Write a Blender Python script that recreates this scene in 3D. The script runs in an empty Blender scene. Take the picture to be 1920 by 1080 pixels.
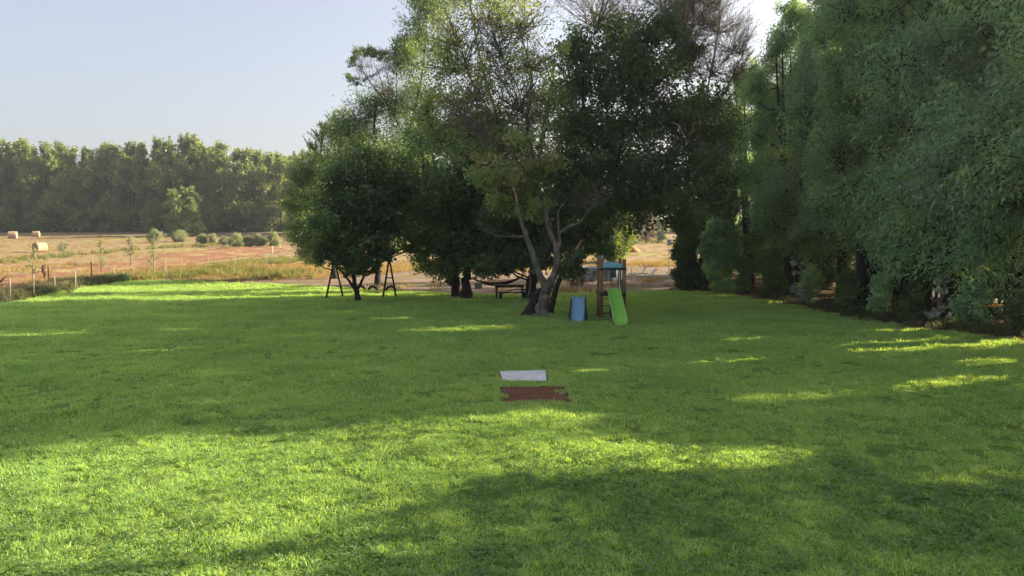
import bpy, math, random
import numpy as np
from mathutils import Vector, Matrix
from mathutils.geometry import delaunay_2d_cdt

# ------------------------------------------------------------------ camera, light, exposure
SC = bpy.context.scene
COL = SC.collection
F = 1920 * 26 / 36.0                     # focal length in reference pixels
PITCH = math.atan(78 / F)
CAMZ = 2.8
cam_d = bpy.data.cameras.new('camera')
cam_d.lens = 26; cam_d.sensor_width = 36; cam_d.clip_start = .1; cam_d.clip_end = 6000
cam = bpy.data.objects.new('camera', cam_d); COL.objects.link(cam)
cam.location = (0, 0, CAMZ); cam.rotation_euler = (math.pi / 2 - PITCH, 0, 0)
SC.camera = cam

SUN_AZ, SUN_EL = 70.0, 21.5
w = bpy.data.worlds.new('World'); SC.world = w; w.use_nodes = True
wn = w.node_tree.nodes
sky = wn.new('ShaderNodeTexSky'); sky.sky_type = 'NISHITA'; sky.sun_disc = False
sky.sun_elevation = math.radians(SUN_EL); sky.sun_rotation = math.radians(SUN_AZ)
sky.altitude = 0; sky.air_density = 1.0; sky.dust_density = 4.0; sky.ozone_density = 1.5
hz = wn.new('ShaderNodeMix'); hz.data_type = 'RGBA'; hz.blend_type = 'ADD'; hz.inputs[0].default_value = 1   # even pale summer haze over the whole sky
w.node_tree.links.new(sky.outputs[0], hz.inputs[6]); hz.inputs[7].default_value = (1.12, .9, .88, 1)
w.node_tree.links.new(hz.outputs[2], wn['Background'].inputs[0])
wn['Background'].inputs[1].default_value = 0.060
sd = bpy.data.lights.new('sun', 'SUN'); sd.energy = 5.0; sd.angle = math.radians(.6); sd.color = (1, .86, .62)
sun = bpy.data.objects.new('sun', sd); COL.objects.link(sun)
az, el = math.radians(SUN_AZ), math.radians(SUN_EL)
SDIR = Vector((math.sin(az) * math.cos(el), math.cos(az) * math.cos(el), math.sin(el)))
sun.rotation_euler = (-SDIR).to_track_quat('-Z', 'Y').to_euler()
sun.location = (40, 20, 40)
SC.view_settings.view_transform = 'Standard'; SC.view_settings.look = 'None'
SC.view_settings.gamma = 1; SC.view_settings.use_curve_mapping = False
SC.view_settings.exposure = 1.85
SC.cycles.max_bounces = 8; SC.cycles.diffuse_bounces = 7; SC.cycles.transmission_bounces = 4
SC.cycles.transparent_max_bounces = 4; SC.cycles.volume_bounces = 0

# ------------------------------------------------------------------ ground shape and pixel rays
def smooth(t): t = np.clip(t, 0, 1); return t * t * (3 - 2 * t)
def ht(x, y):
    x = np.asarray(x, float); y = np.asarray(y, float)
    d = np.clip(y, 0, 175) - 45
    s = np.where(d > 0, .028 * d + .00018 * d * d, 0.)
    s = s * smooth(d / 8)
    # gentle unevenness of the lawn
    r = .020 * np.sin(x * .9 + 1.3) * np.sin(y * .7 + .4) + .03 * np.sin(x * .31 + y * .23) 
    r = r * smooth((y - 3) / 6)
    b = .18 * smooth((x - (12.2 + .0 * y)) / 5) * smooth((60 - y) / 12)     # bank under the row of trees
    return s + r + b
def ray(px, py):
    u = (px - 960) / F; v = (540 - py) / F
    c, s = math.cos(PITCH), math.sin(PITCH)
    return Vector((u, c + v * s, -s + v * c))
def P(px, py, Y):
    d = ray(px, py); return Vector((0, 0, CAMZ)) + d * (Y / d.y)
def G(px, py):
    d = ray(px, py); lo, hi = 1.0, 400.0
    for _ in range(50):
        m = (lo + hi) / 2
        if CAMZ + d.z / d.y * m > float(ht(d.x / d.y * m, m)): lo = m
        else: hi = m
    p = P(px, py, lo); p.z = float(ht(p.x, p.y)); return p

# ------------------------------------------------------------------ materials
def nmat(name):
    m = bpy.data.materials.new(name); m.use_nodes = True
    nt = m.node_tree
    return m, nt, nt.nodes, nt.links
def noise_mat(name, cols, scale=6, rough=.85, bump=.3, bscale=None, detail=6, stretch=(1, 1, 1), spec=.3, metallic=0, obj=True):
    m, nt, N, L = nmat(name); b = N['Principled BSDF']
    tc = N.new('ShaderNodeTexCoord'); mp = N.new('ShaderNodeMapping'); mp.inputs['Scale'].default_value = stretch
    L.new(tc.outputs['Object'], mp.inputs[0])
    n = N.new('ShaderNodeTexNoise'); n.inputs['Scale'].default_value = scale; n.inputs['Detail'].default_value = detail
    L.new(mp.outputs[0], n.inputs['Vector'])
    r = N.new('ShaderNodeValToRGB'); e = r.color_ramp.elements
    pos = np.linspace(.3, .7, len(cols))
    e[0].position = pos[0]; e[0].color = (*cols[0], 1); e[1].position = pos[-1]; e[1].color = (*cols[-1], 1)
    for p_, c_ in list(zip(pos, cols))[1:-1]:
        q = e.new(p_); q.color = (*c_, 1)
    L.new(n.outputs[0], r.inputs[0]); L.new(r.outputs[0], b.inputs['Base Color'])
    b.inputs['Roughness'].default_value = rough; b.inputs['Specular IOR Level'].default_value = spec
    b.inputs['Metallic'].default_value = metallic
    if bump:
        n2 = N.new('ShaderNodeTexNoise'); n2.inputs['Scale'].default_value = bscale or scale * 4; n2.inputs['Detail'].default_value = 8
        L.new(mp.outputs[0], n2.inputs['Vector'])
        bp = N.new('ShaderNodeBump'); bp.inputs['Strength'].default_value = bump; bp.inputs['Distance'].default_value = .05
        L.new(n2.outputs[0], bp.inputs['Height']); L.new(bp.outputs[0], b.inputs['Normal'])
    return m
def leaf_mat(name, cols, trans=.4, gloss=.04, wscale=.35, tint=(1.45, 1.3, .55)):
    """leaves: diffuse + translucent + thin sheen; colour follows the 'tint' of each spray and a soft world noise"""
    m, nt, N, L = nmat(name)
    for x in list(N):
        if x.type == 'BSDF_PRINCIPLED': N.remove(x)
    at = N.new('ShaderNodeAttribute'); at.attribute_name = 'tint'
    geo = N.new('ShaderNodeNewGeometry')
    n = N.new('ShaderNodeTexNoise'); n.inputs['Scale'].default_value = wscale; n.inputs['Detail'].default_value = 3
    L.new(geo.outputs['Position'], n.inputs['Vector'])
    a = N.new('ShaderNodeMath'); a.operation = 'MULTIPLY_ADD'; a.inputs[1].default_value = 1.2; a.inputs[2].default_value = -.6
    L.new(n.outputs[0], a.inputs[0])
    s = N.new('ShaderNodeMath'); s.operation = 'ADD'; L.new(at.outputs['Fac'], s.inputs[0]); L.new(a.outputs[0], s.inputs[1])
    r = N.new('ShaderNodeValToRGB'); e = r.color_ramp.elements
    pos = np.linspace(.0, 1., len(cols))
    e[0].position = pos[0]; e[0].color = (*cols[0], 1); e[1].position = pos[-1]; e[1].color = (*cols[-1], 1)
    for p_, c_ in list(zip(pos, cols))[1:-1]:
        q = e.new(p_); q.color = (*c_, 1)
    L.new(s.outputs[0], r.inputs[0])
    d = N.new('ShaderNodeBsdfDiffuse'); t = N.new('ShaderNodeBsdfTranslucent')
    tcol = N.new('ShaderNodeMix'); tcol.data_type = 'RGBA'; tcol.blend_type = 'MULTIPLY'; tcol.inputs[0].default_value = 1
    L.new(r.outputs[0], tcol.inputs[6]); tcol.inputs[7].default_value = (*tint, 1)
    L.new(r.outputs[0], d.inputs[0]); L.new(tcol.outputs[2], t.inputs[0])
    mx = N.new('ShaderNodeMixShader'); mx.inputs[0].default_value = trans
    L.new(d.outputs[0], mx.inputs[1]); L.new(t.outputs[0], mx.inputs[2])
    g = N.new('ShaderNodeBsdfGlossy'); g.inputs['Roughness'].default_value = .45
    mx2 = N.new('ShaderNodeMixShader'); mx2.inputs[0].default_value = gloss
    L.new(mx.outputs[0], mx2.inputs[1]); L.new(g.outputs[0], mx2.inputs[2])
    L.new(mx2.outputs[0], N['Material Output'].inputs[0])
    return m
def flat(name, c, rough=.6, spec=.4, metallic=0, var=.12, scale=5, bump=.05):
    lo = tuple(x * (1 - var) for x in c); hi = tuple(min(1, x * (1 + var)) for x in c)
    return noise_mat(name, [lo, c, hi], scale=scale, rough=rough, bump=bump, spec=spec, metallic=metallic)

M = {}
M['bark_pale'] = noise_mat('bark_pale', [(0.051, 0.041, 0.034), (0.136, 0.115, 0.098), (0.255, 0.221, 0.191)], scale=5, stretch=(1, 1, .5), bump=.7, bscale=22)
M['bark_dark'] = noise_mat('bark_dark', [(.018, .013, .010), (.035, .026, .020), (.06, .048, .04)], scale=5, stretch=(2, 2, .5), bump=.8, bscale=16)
M['twig_grey'] = noise_mat('twig_grey', [(.08, .066, .055), (.19, .16, .135)], scale=3, bump=0)
M['twig_pale'] = noise_mat('twig_pale', [(.14, .12, .10), (.30, .26, .22)], scale=3, bump=0)
M['leaf_olive'] = leaf_mat('leaf_olive', [(0.143, 0.224, 0.106), (0.242, 0.345, 0.145), (0.369, 0.446, 0.190), (0.484, 0.428, 0.302)], trans=.45)
M['leaf_dark'] = leaf_mat('leaf_dark', [(0.055, 0.094, 0.045), (0.083, 0.143, 0.064), (0.123, 0.197, 0.078), (0.172, 0.246, 0.086)], trans=.35)
M['leaf_mid'] = leaf_mat('leaf_mid', [(0.059, 0.114, 0.045), (0.096, 0.173, 0.066), (0.141, 0.230, 0.082), (0.211, 0.293, 0.093)], trans=.42)
M['leaf_row'] = leaf_mat('leaf_row', [(0.184, 0.318, 0.202), (0.265, 0.448, 0.268), (0.348, 0.538, 0.292), (0.532, 0.678, 0.281)], trans=.42, wscale=.22)
M['leaf_line'] = leaf_mat('leaf_line', [(0.112, 0.155, 0.063), (0.155, 0.215, 0.078), (0.206, 0.276, 0.083), (0.280, 0.353, 0.099)], trans=.42, wscale=.12, tint=(1.7, 1.45, .45))
M['leaf_row_yellow'] = leaf_mat('leaf_row_yellow', [(0.141, 0.256, 0.151), (0.198, 0.344, 0.178), (0.272, 0.432, 0.192), (0.376, 0.531, 0.204)], trans=.45, wscale=.22)
M['leaf_row_blue'] = leaf_mat('leaf_row_blue', [(0.151, 0.254, 0.192), (0.214, 0.337, 0.240), (0.281, 0.411, 0.265), (0.380, 0.508, 0.265)], trans=.4, wscale=.22)
M['leaf_silver'] = leaf_mat('leaf_silver', [(.20, .24, .13), (.28, .32, .18), (.36, .39, .23)], trans=.35)
M['leaf_lime'] = leaf_mat('leaf_lime', [(0.060, 0.120, 0.024), (0.108, 0.180, 0.036), (0.168, 0.240, 0.048)], trans=.5, tint=(1.9, 1.5, .4))
M['leaf_glint'] = leaf_mat('leaf_glint', [(.10, .16, .10), (.35, .42, .32), (.60, .66, .56)], trans=.2, gloss=.2)  # white glints of the shiny leaves are put into the pale colours
M['leaf_dry'] = leaf_mat('leaf_dry', [(.10, .065, .04), (.17, .115, .07), (.24, .17, .10)], trans=.3)
M['grass'] = leaf_mat('grass_blades', [(0.188, 0.349, 0.138), (0.276, 0.484, 0.171), (0.366, 0.590, 0.203), (0.486, 0.639, 0.278)], trans=.5, gloss=.03, wscale=.5, tint=(1.75, 1.38, .42))
M['clover'] = leaf_mat('clover_leaves', [(0.114, 0.202, 0.065), (0.153, 0.264, 0.079), (0.207, 0.318, 0.094)], trans=.4, gloss=.03, wscale=.7)
M['straw'] = leaf_mat('straw', [(0.223, 0.151, 0.071), (0.302, 0.213, 0.102), (0.380, 0.280, 0.142), (0.246, 0.235, 0.086)], trans=.35, gloss=.02, wscale=.15)
M['weed'] = leaf_mat('weed', [(0.072, 0.108, 0.030), (0.132, 0.168, 0.042), (0.216, 0.228, 0.060), (0.312, 0.240, 0.096)], trans=.45, wscale=.3)
M['weed_dark'] = leaf_mat('weed_dark', [(0.039, 0.072, 0.023), (0.072, 0.111, 0.033), (0.117, 0.130, 0.052), (0.182, 0.130, 0.078)], trans=.35, wscale=.5)

def ground_mat(name, stops, s1, s2, bump, mixcol=None, mscale=.15, mth=(.45, .6)):
    m, nt, N, L = nmat(name); b = N['Principled BSDF']
    geo = N.new('ShaderNodeNewGeometry')
    n = N.new('ShaderNodeTexNoise'); n.inputs['Scale'].default_value = s1; n.inputs['Detail'].default_value = 10; n.inputs['Roughness'].default_value = .65
    L.new(geo.outputs['Position'], n.inputs['Vector'])
    r = N.new('ShaderNodeValToRGB'); e = r.color_ramp.elements
    pos = np.linspace(.32, .68, len(stops))
    e[0].position = pos[0]; e[0].color = (*stops[0], 1); e[1].position = pos[-1]; e[1].color = (*stops[-1], 1)
    for p_, c_ in list(zip(pos, stops))[1:-1]: e.new(p_).color = (*c_, 1)
    L.new(n.outputs[0], r.inputs[0]); out = r.outputs[0]
    if mixcol:
        n3 = N.new('ShaderNodeTexNoise'); n3.inputs['Scale'].default_value = mscale; n3.inputs['Detail'].default_value = 5
        L.new(geo.outputs['Position'], n3.inputs['Vector'])
        mr = N.new('ShaderNodeMapRange'); mr.inputs[1].default_value = mth[0]; mr.inputs[2].default_value = mth[1]
        L.new(n3.outputs[0], mr.inputs[0])
        mx = N.new('ShaderNodeMix'); mx.data_type = 'RGBA'; L.new(mr.outputs[0], mx.inputs[0]); L.new(out, mx.inputs[6]); mx.inputs[7].default_value = (*mixcol, 1)
        out = mx.outputs[2]
    L.new(out, b.inputs['Base Color']); b.inputs['Roughness'].default_value = .95; b.inputs['Specular IOR Level'].default_value = .1
    n2 = N.new('ShaderNodeTexNoise'); n2.inputs['Scale'].default_value = s2; n2.inputs['Detail'].default_value = 8
    L.new(geo.outputs['Position'], n2.inputs['Vector'])
    bp = N.new('ShaderNodeBump'); bp.inputs['Strength'].default_value = bump; bp.inputs['Distance'].default_value = .08
    L.new(n2.outputs[0], bp.inputs['Height']); L.new(bp.outputs[0], b.inputs['Normal'])
    return m
M['lawn'] = ground_mat('lawn_ground', [(.12, .19, .04), (.155, .24, .05), (.18, .28, .055)], 1.5, 30, .8)
M['field'] = ground_mat('dry_field', [(0.202, 0.140, 0.079), (0.268, 0.197, 0.109), (0.336, 0.252, 0.146)], .8, 6, .6, mixcol=(.27, .25, .09), mscale=.06, mth=(.52, .68))
M['ploughed'] = ground_mat('ploughed_earth', [(0.162, 0.077, 0.041), (0.253, 0.127, 0.069), (0.324, 0.183, 0.105)], 2.2, 3.5, 1.0, mixcol=(.32, .24, .11), mscale=.35, mth=(.52, .62))
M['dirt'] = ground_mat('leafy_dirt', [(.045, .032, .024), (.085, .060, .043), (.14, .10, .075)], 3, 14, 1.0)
M['path'] = ground_mat('bare_earth', [(.15, .105, .08), (.22, .16, .12), (.29, .22, .165)], 1.2, 8, .7, mixcol=(.16, .15, .07), mscale=.3, mth=(.5, .65))
M['hill'] = ground_mat('hill_green', [(.04, .06, .03), (.07, .085, .045)], .02, .05, .5)
M['concrete'] = noise_mat('concrete', [(.50, .50, .48), (.64, .64, .62), (.72, .72, .70)], scale=4, bump=.2, bscale=40)
M['rust'] = noise_mat('rusty_plate', [(0.097, 0.034, 0.012), (0.129, 0.046, 0.017), (0.180, 0.067, 0.026)], scale=3, rough=.75, bump=.15, bscale=40)
M['soil'] = noise_mat('soil_edge', [(.02, .014, .01), (.05, .035, .025)], scale=9, bump=.8)
M['wood_red'] = noise_mat('wood_brown', [(0.144, 0.074, 0.036), (0.252, 0.138, 0.070), (0.372, 0.228, 0.126)], scale=4, stretch=(3, 3, .5), bump=.35, bscale=20)
M['wood_dark'] = noise_mat('wood_dark', [(.022, .017, .015), (.040, .031, .026), (.065, .05, .042)], scale=5, stretch=(1, 3, 3), bump=.3)
M['metal_rust'] = noise_mat('rusty_post', [(.09, .035, .025), (.16, .065, .045)], scale=8, bump=.2)
M['wood_pale'] = noise_mat('weathered_stake', [(0.338, 0.286, 0.234), (0.520, 0.455, 0.377)], scale=8, bump=.2)
M['green_plastic'] = flat('green_plastic', (.25, .56, .085), rough=.45, var=.14, scale=2.5)
M['lip_green'] = flat('pale_green_lip', (.36, .66, .24), rough=.45)
M['blue_plastic'] = flat('blue_plastic', (.18, .35, .50), rough=.5, var=.1, scale=3)
M['teal_plastic'] = flat('dark_teal_plastic', (.012, .06, .07), rough=.45)
M['pale_blue'] = flat('pale_blue_plastic', (.42, .53, .62), rough=.5)
M['tarp'] = flat('blue_cloth', (.20, .50, .66), rough=.8, var=.12)
M['tarp_top'] = flat('pale_blue_cloth', (.34, .62, .62), rough=.8)
M['rope'] = flat('grey_rope', (.20, .19, .18), rough=.9)
M['rubber'] = flat('black_rubber', (.012, .012, .013), rough=.7)
M['black_metal'] = flat('dark_metal', (.02, .018, .018), rough=.5)
M['red_cloth'] = flat('dark_red_cloth', (.09, .022, .018), rough=.9)
M['hay'] = noise_mat('baled_hay', [(.24, .16, .10), (.36, .26, .17), (.46, .35, .24)], scale=5, stretch=(1, 1, 1), bump=.9, bscale=14)
M['white_plastic'] = flat('white_plastic', (.60, .58, .55), rough=.55)
M['white_paint'] = flat('white_paint', (.62, .62, .60), rough=.6)
M['pool_wall'] = flat('pale_grey_vinyl', (.32, .35, .40), rough=.5)
M['chair_teal'] = flat('slate_blue_plastic', (.06, .11, .14), rough=.5)
M['orange_wood'] = noise_mat('orange_wood', [(.30, .14, .05), (.50, .27, .10)], scale=3, bump=.3)
M['water'] = flat('pool_water', (.08, .25, .32), rough=.1, spec=.5)
M['grey_box'] = flat('grey_green_box', (.16, .18, .15), rough=.8)

# ------------------------------------------------------------------ mesh helpers
def mesh_np(name, V, Fq, mats, tint=None, smooth_=False, mi=None):
    V = np.asarray(V, np.float32); Fq = np.asarray(Fq, np.int32)
    k = Fq.shape[1]; me = bpy.data.meshes.new(name)
    me.vertices.add(len(V)); me.vertices.foreach_set('co', V.ravel())
    me.loops.add(len(Fq) * k); me.loops.foreach_set('vertex_index', Fq.ravel())
    me.polygons.add(len(Fq)); me.polygons.foreach_set('loop_start', np.arange(0, len(Fq) * k, k, dtype=np.int32))
    me.polygons.foreach_set('loop_total', np.full(len(Fq), k, np.int32))
    for m in mats: me.materials.append(m)
    if mi is not None: me.polygons.foreach_set('material_index', np.asarray(mi, np.int32))
    if smooth_: me.polygons.foreach_set('use_smooth', np.ones(len(Fq), bool))
    if tint is not None:
        a = me.attributes.new('tint', 'FLOAT', 'FACE'); a.data.foreach_set('value', np.asarray(tint, np.float32))
    me.update(calc_edges=True)
    return me
def link(name, data, parent=None, loc=None, rotz=0):
    o = bpy.data.objects.new(name, data); COL.objects.link(o)
    if parent is not None: o.parent = parent
    if loc is not None: o.location = loc
    if rotz: o.rotation_euler = (0, 0, rotz)
    return o
def tag(o, label=None, cat=None, group=None, kind=None):
    if label: o['label'] = label
    if cat: o['category'] = cat
    if group: o['group'] = group
    if kind: o['kind'] = kind
    return o
def thing(name, loc, label, cat, group=None, rotz=0):
    return tag(link(name, None, None, loc, rotz), label, cat, group)
def copy_tree(o, parent=None):
    c = o.copy(); COL.objects.link(c)
    if parent is not None: c.parent = parent
    for ch in list(o.children): copy_tree(ch, c)
    return c
class MB:
    """collects quads/tris of boxes, tubes, grids into one mesh"""
    def __init__(s): s.v = []; s.f = []
    def add(s, V, Fs):
        n = len(s.v); s.v += [tuple(p) for p in V]; s.f += [tuple(i + n for i in f) for f in Fs]
    def box(s, c, d, rot=None, taper=1.0):
        c = Vector(c); hx, hy, hz = d[0] / 2, d[1] / 2, d[2] / 2
        V = []
        for z in (-1, 1):
            t = 1 if z < 0 else taper
            for x, y in ((-1, -1), (1, -1), (1, 1), (-1, 1)):
                p = Vector((x * hx * t, y * hy * t, z * hz))
                if rot is not None: p = rot @ p
                V.append(c + p)
        s.add(V, [(3, 2, 1, 0), (4, 5, 6, 7), (0, 1, 5, 4), (1, 2, 6, 5), (2, 3, 7, 6), (3, 0, 4, 7)]); return s
    def bar(s, a, b, w, h=None):
        a = Vector(a); b = Vector(b); d = b - a; q = d.to_track_quat('Z', 'Y').to_matrix()
        return s.box((a + b) / 2, (w, h or w, d.length), q)
    def tube(s, pts, rad, k=8, cap=True):
        V, Fs = tube_np(pts, rad, k)
        n = len(s.v); s.v += [tuple(p) for p in V]; s.f += [tuple(int(i) + n for i in f) for f in Fs]
        if cap:
            s.f.append(tuple(n + i for i in range(k))[::-1]); m = n + (len(pts) - 1) * k; s.f.append(tuple(m + i for i in range(k)))
        return s
    def grid(s, G_):
        n = len(s.v); r, c = len(G_), len(G_[0])
        for row in G_: s.v += [tuple(p) for p in row]
        for i in range(r - 1):
            for j in range(c - 1): s.f.append((n + i * c + j, n + i * c + j + 1, n + (i + 1) * c + j + 1, n + (i + 1) * c + j))
        return s
    def build(s, name, mat, parent=None, loc=None, rotz=0, smooth_=False, bevel=0):
        me = bpy.data.meshes.new(name); me.from_pydata(s.v, [], s.f); me.materials.append(mat)
        if smooth_:
            for p in me.polygons: p.use_smooth = True
        me.update(); o = link(name, me, parent, loc, rotz)
        if bevel:
            b = o.modifiers.new('bevel', 'BEVEL'); b.width = bevel; b.segments = 2; b.limit_method = 'ANGLE'
        return o
def tube_np(pts, rad, k):
    P_ = np.asarray(pts, float); n = len(P_); R = np.broadcast_to(np.asarray(rad, float), (n,))
    T = np.gradient(P_, axis=0); T /= np.linalg.norm(T, axis=1, keepdims=True) + 1e-9
    ref = np.array([0, 0, 1.]) if abs(T[0, 2]) < .9 else np.array([1., 0, 0])
    U = np.cross(T, ref); U /= np.linalg.norm(U, axis=1, keepdims=True) + 1e-9
    for i in range(1, n):
        u = U[i - 1] - T[i] * (U[i - 1] @ T[i]); U[i] = u / (np.linalg.norm(u) + 1e-9)
    W = np.cross(T, U); a = np.arange(k) * 2 * np.pi / k
    V = P_[:, None] + R[:, None, None] * (np.cos(a)[None, :, None] * U[:, None] + np.sin(a)[None, :, None] * W[:, None])
    i = np.arange(n - 1)[:, None] * k; j = np.arange(k)[None]; j2 = (j + 1) % k
    Fs = np.stack([i + j, i + j2, i + k + j2, i + k + j], -1).reshape(-1, 4)
    return V.reshape(-1, 3), Fs

# ------------------------------------------------------------------ scatter (stuff): points + instances picked from unlinked source meshes
def scatter(name, pts, rot, scl, srcs, label, cat=None):
    me = bpy.data.meshes.new(name); n = len(pts)
    me.vertices.add(n); me.vertices.foreach_set('co', np.asarray(pts, np.float32).ravel())
    a = me.attributes.new('rot', 'FLOAT_VECTOR', 'POINT'); a.data.foreach_set('vector', np.asarray(rot, np.float32).ravel())
    a = me.attributes.new('scl', 'FLOAT', 'POINT'); a.data.foreach_set('value', np.asarray(scl, np.float32))
    o = link(name, me)
    c = bpy.data.collections.new(name + '_source')
    for i, s in enumerate(srcs): c.objects.link(bpy.data.objects.new('%s_tuft' % name, s))
    ng = bpy.data.node_groups.new(name, 'GeometryNodeTree')
    ng.interface.new_socket('Geometry', in_out='INPUT', socket_type='NodeSocketGeometry')
    ng.interface.new_socket('Geometry', in_out='OUTPUT', socket_type='NodeSocketGeometry')
    N, L = ng.nodes, ng.links
    gi = N.new('NodeGroupInput'); go = N.new('NodeGroupOutput')
    ci = N.new('GeometryNodeCollectionInfo'); ci.inputs['Collection'].default_value = c
    ci.inputs['Separate Children'].default_value = True; ci.inputs['Reset Children'].default_value = True
    ip = N.new('GeometryNodeInstanceOnPoints'); ip.inputs['Pick Instance'].default_value = True
    ar = N.new('GeometryNodeInputNamedAttribute'); ar.data_type = 'FLOAT_VECTOR'; ar.inputs['Name'].default_value = 'rot'
    a2 = N.new('GeometryNodeInputNamedAttribute'); a2.data_type = 'FLOAT'; a2.inputs['Name'].default_value = 'scl'
    L.new(gi.outputs[0], ip.inputs['Points']); L.new(ci.outputs[0], ip.inputs['Instance'])
    L.new(ar.outputs['Attribute'], ip.inputs['Rotation']); L.new(a2.outputs['Attribute'], ip.inputs['Scale'])
    L.new(ip.outputs[0], go.inputs[0])
    md = o.modifiers.new('scatter', 'NODES'); md.node_group = ng
    return tag(o, label, cat, kind='stuff')

def blades(name, n, R, h, wd, mat, seed, lean=.5, droop=.3, segs=1, hv=.35):
    """a tuft patch of grass blades, one or two bent segments each"""
    r = np.random.default_rng(seed)
    a = r.random(n) * 2 * np.pi; rr = R * np.sqrt(r.random(n))
    x, y = rr * np.cos(a), rr * np.sin(a)
    H = h * (1 - hv + 2 * hv * r.random(n)); W = wd * (.7 + .6 * r.random(n))
    yaw = r.random(n) * 2 * np.pi; ln = lean * r.random(n) * H; ld = r.random(n) * 2 * np.pi
    dx, dy = np.cos(yaw) * W / 2, np.sin(yaw) * W / 2
    b0 = np.stack([x - dx, y - dy, 0 * x], 1); b1 = np.stack([x + dx, y + dy, 0 * x], 1)
    mx, my = x + np.cos(ld) * ln * .4, y + np.sin(ld) * ln * .4
    m0 = np.stack([mx + dx * .8, my + dy * .8, H * .6], 1); m1 = np.stack([mx - dx * .8, my - dy * .8, H * .6], 1)
    tx, ty = x + np.cos(ld) * ln * 1.1, y + np.sin(ld) * ln * 1.1
    t = np.stack([tx, ty, H * (1 - droop * r.random(n))], 1); t2 = t + np.stack([dx, dy, 0 * x], 1) * .15
    V = np.stack([b0, b1, m0, m1, t, t2], 1).reshape(-1, 3)
    i = np.arange(n)[:, None] * 6
    Fs = np.concatenate([i + np.array([[0, 1, 2, 3]]), i + np.array([[3, 2, 5, 4]])], 0)
    tn = r.random(n); return mesh_np(name, V, Fs, [mat], tint=np.concatenate([tn, tn]))
def clover(name, n, R, mat, seed, size=.02):
    r = np.random.default_rng(seed); V = []; Fs = []; T = []
    for k in range(n):
        a = r.random() * 6.28; q = R * math.sqrt(r.random()); x, y = q * math.cos(a), q * math.sin(a)
        z = .02 + .035 * r.random(); y0 = r.random() * 6.28; s = size * (.6 + .7 * r.random()); tx, ty = r.normal(0, .3, 2); t = r.random()
        for j in range(3):
            b = y0 + j * 2.09; c, s_ = math.cos(b), math.sin(b)
            n0 = len(V)
            for (l, w_) in ((0, 0), (.6, .42), (1.05, .28), (1.05, -.28), (.6, -.42)):
                px, py = (l * c - w_ * s_) * s, (l * s_ + w_ * c) * s
                V.append((x + px, y + py, z + px * tx + py * ty + .15 * s * l * r.random()))
            Fs.append((n0, n0 + 1, n0 + 2, n0 + 3, n0 + 4)); T.append(t)
    return mesh_np(name, V, Fs, [mat], tint=T)

# ------------------------------------------------------------------ trees
def leaves_np(C, A, rng, l, wd, spread=.9, droop=0., up=0.):
    n = len(C)
    D = A * (1 - spread) + rng.normal(0, 1, (n, 3)) * spread * .6
    D[:, 2] += up - droop
    D /= np.linalg.norm(D, axis=1, keepdims=True) + 1e-9
    Rn = rng.normal(0, 1, (n, 3)); B = np.cross(D, Rn); B /= np.linalg.norm(B, axis=1, keepdims=True) + 1e-9
    L_ = l * (.6 + .8 * rng.random(n))[:, None]; W_ = wd * (.6 + .8 * rng.random(n))[:, None]
    Nn = np.cross(D, B) * (L_ * .12)
    V = np.stack([C - D * L_ / 2 - B * W_ / 2, C - D * L_ / 2 + B * W_ / 2 + Nn, C + D * L_ / 2], 1).reshape(-1, 3)
    Fs = np.arange(n * 3).reshape(-1, 3)
    return V, Fs

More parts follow.
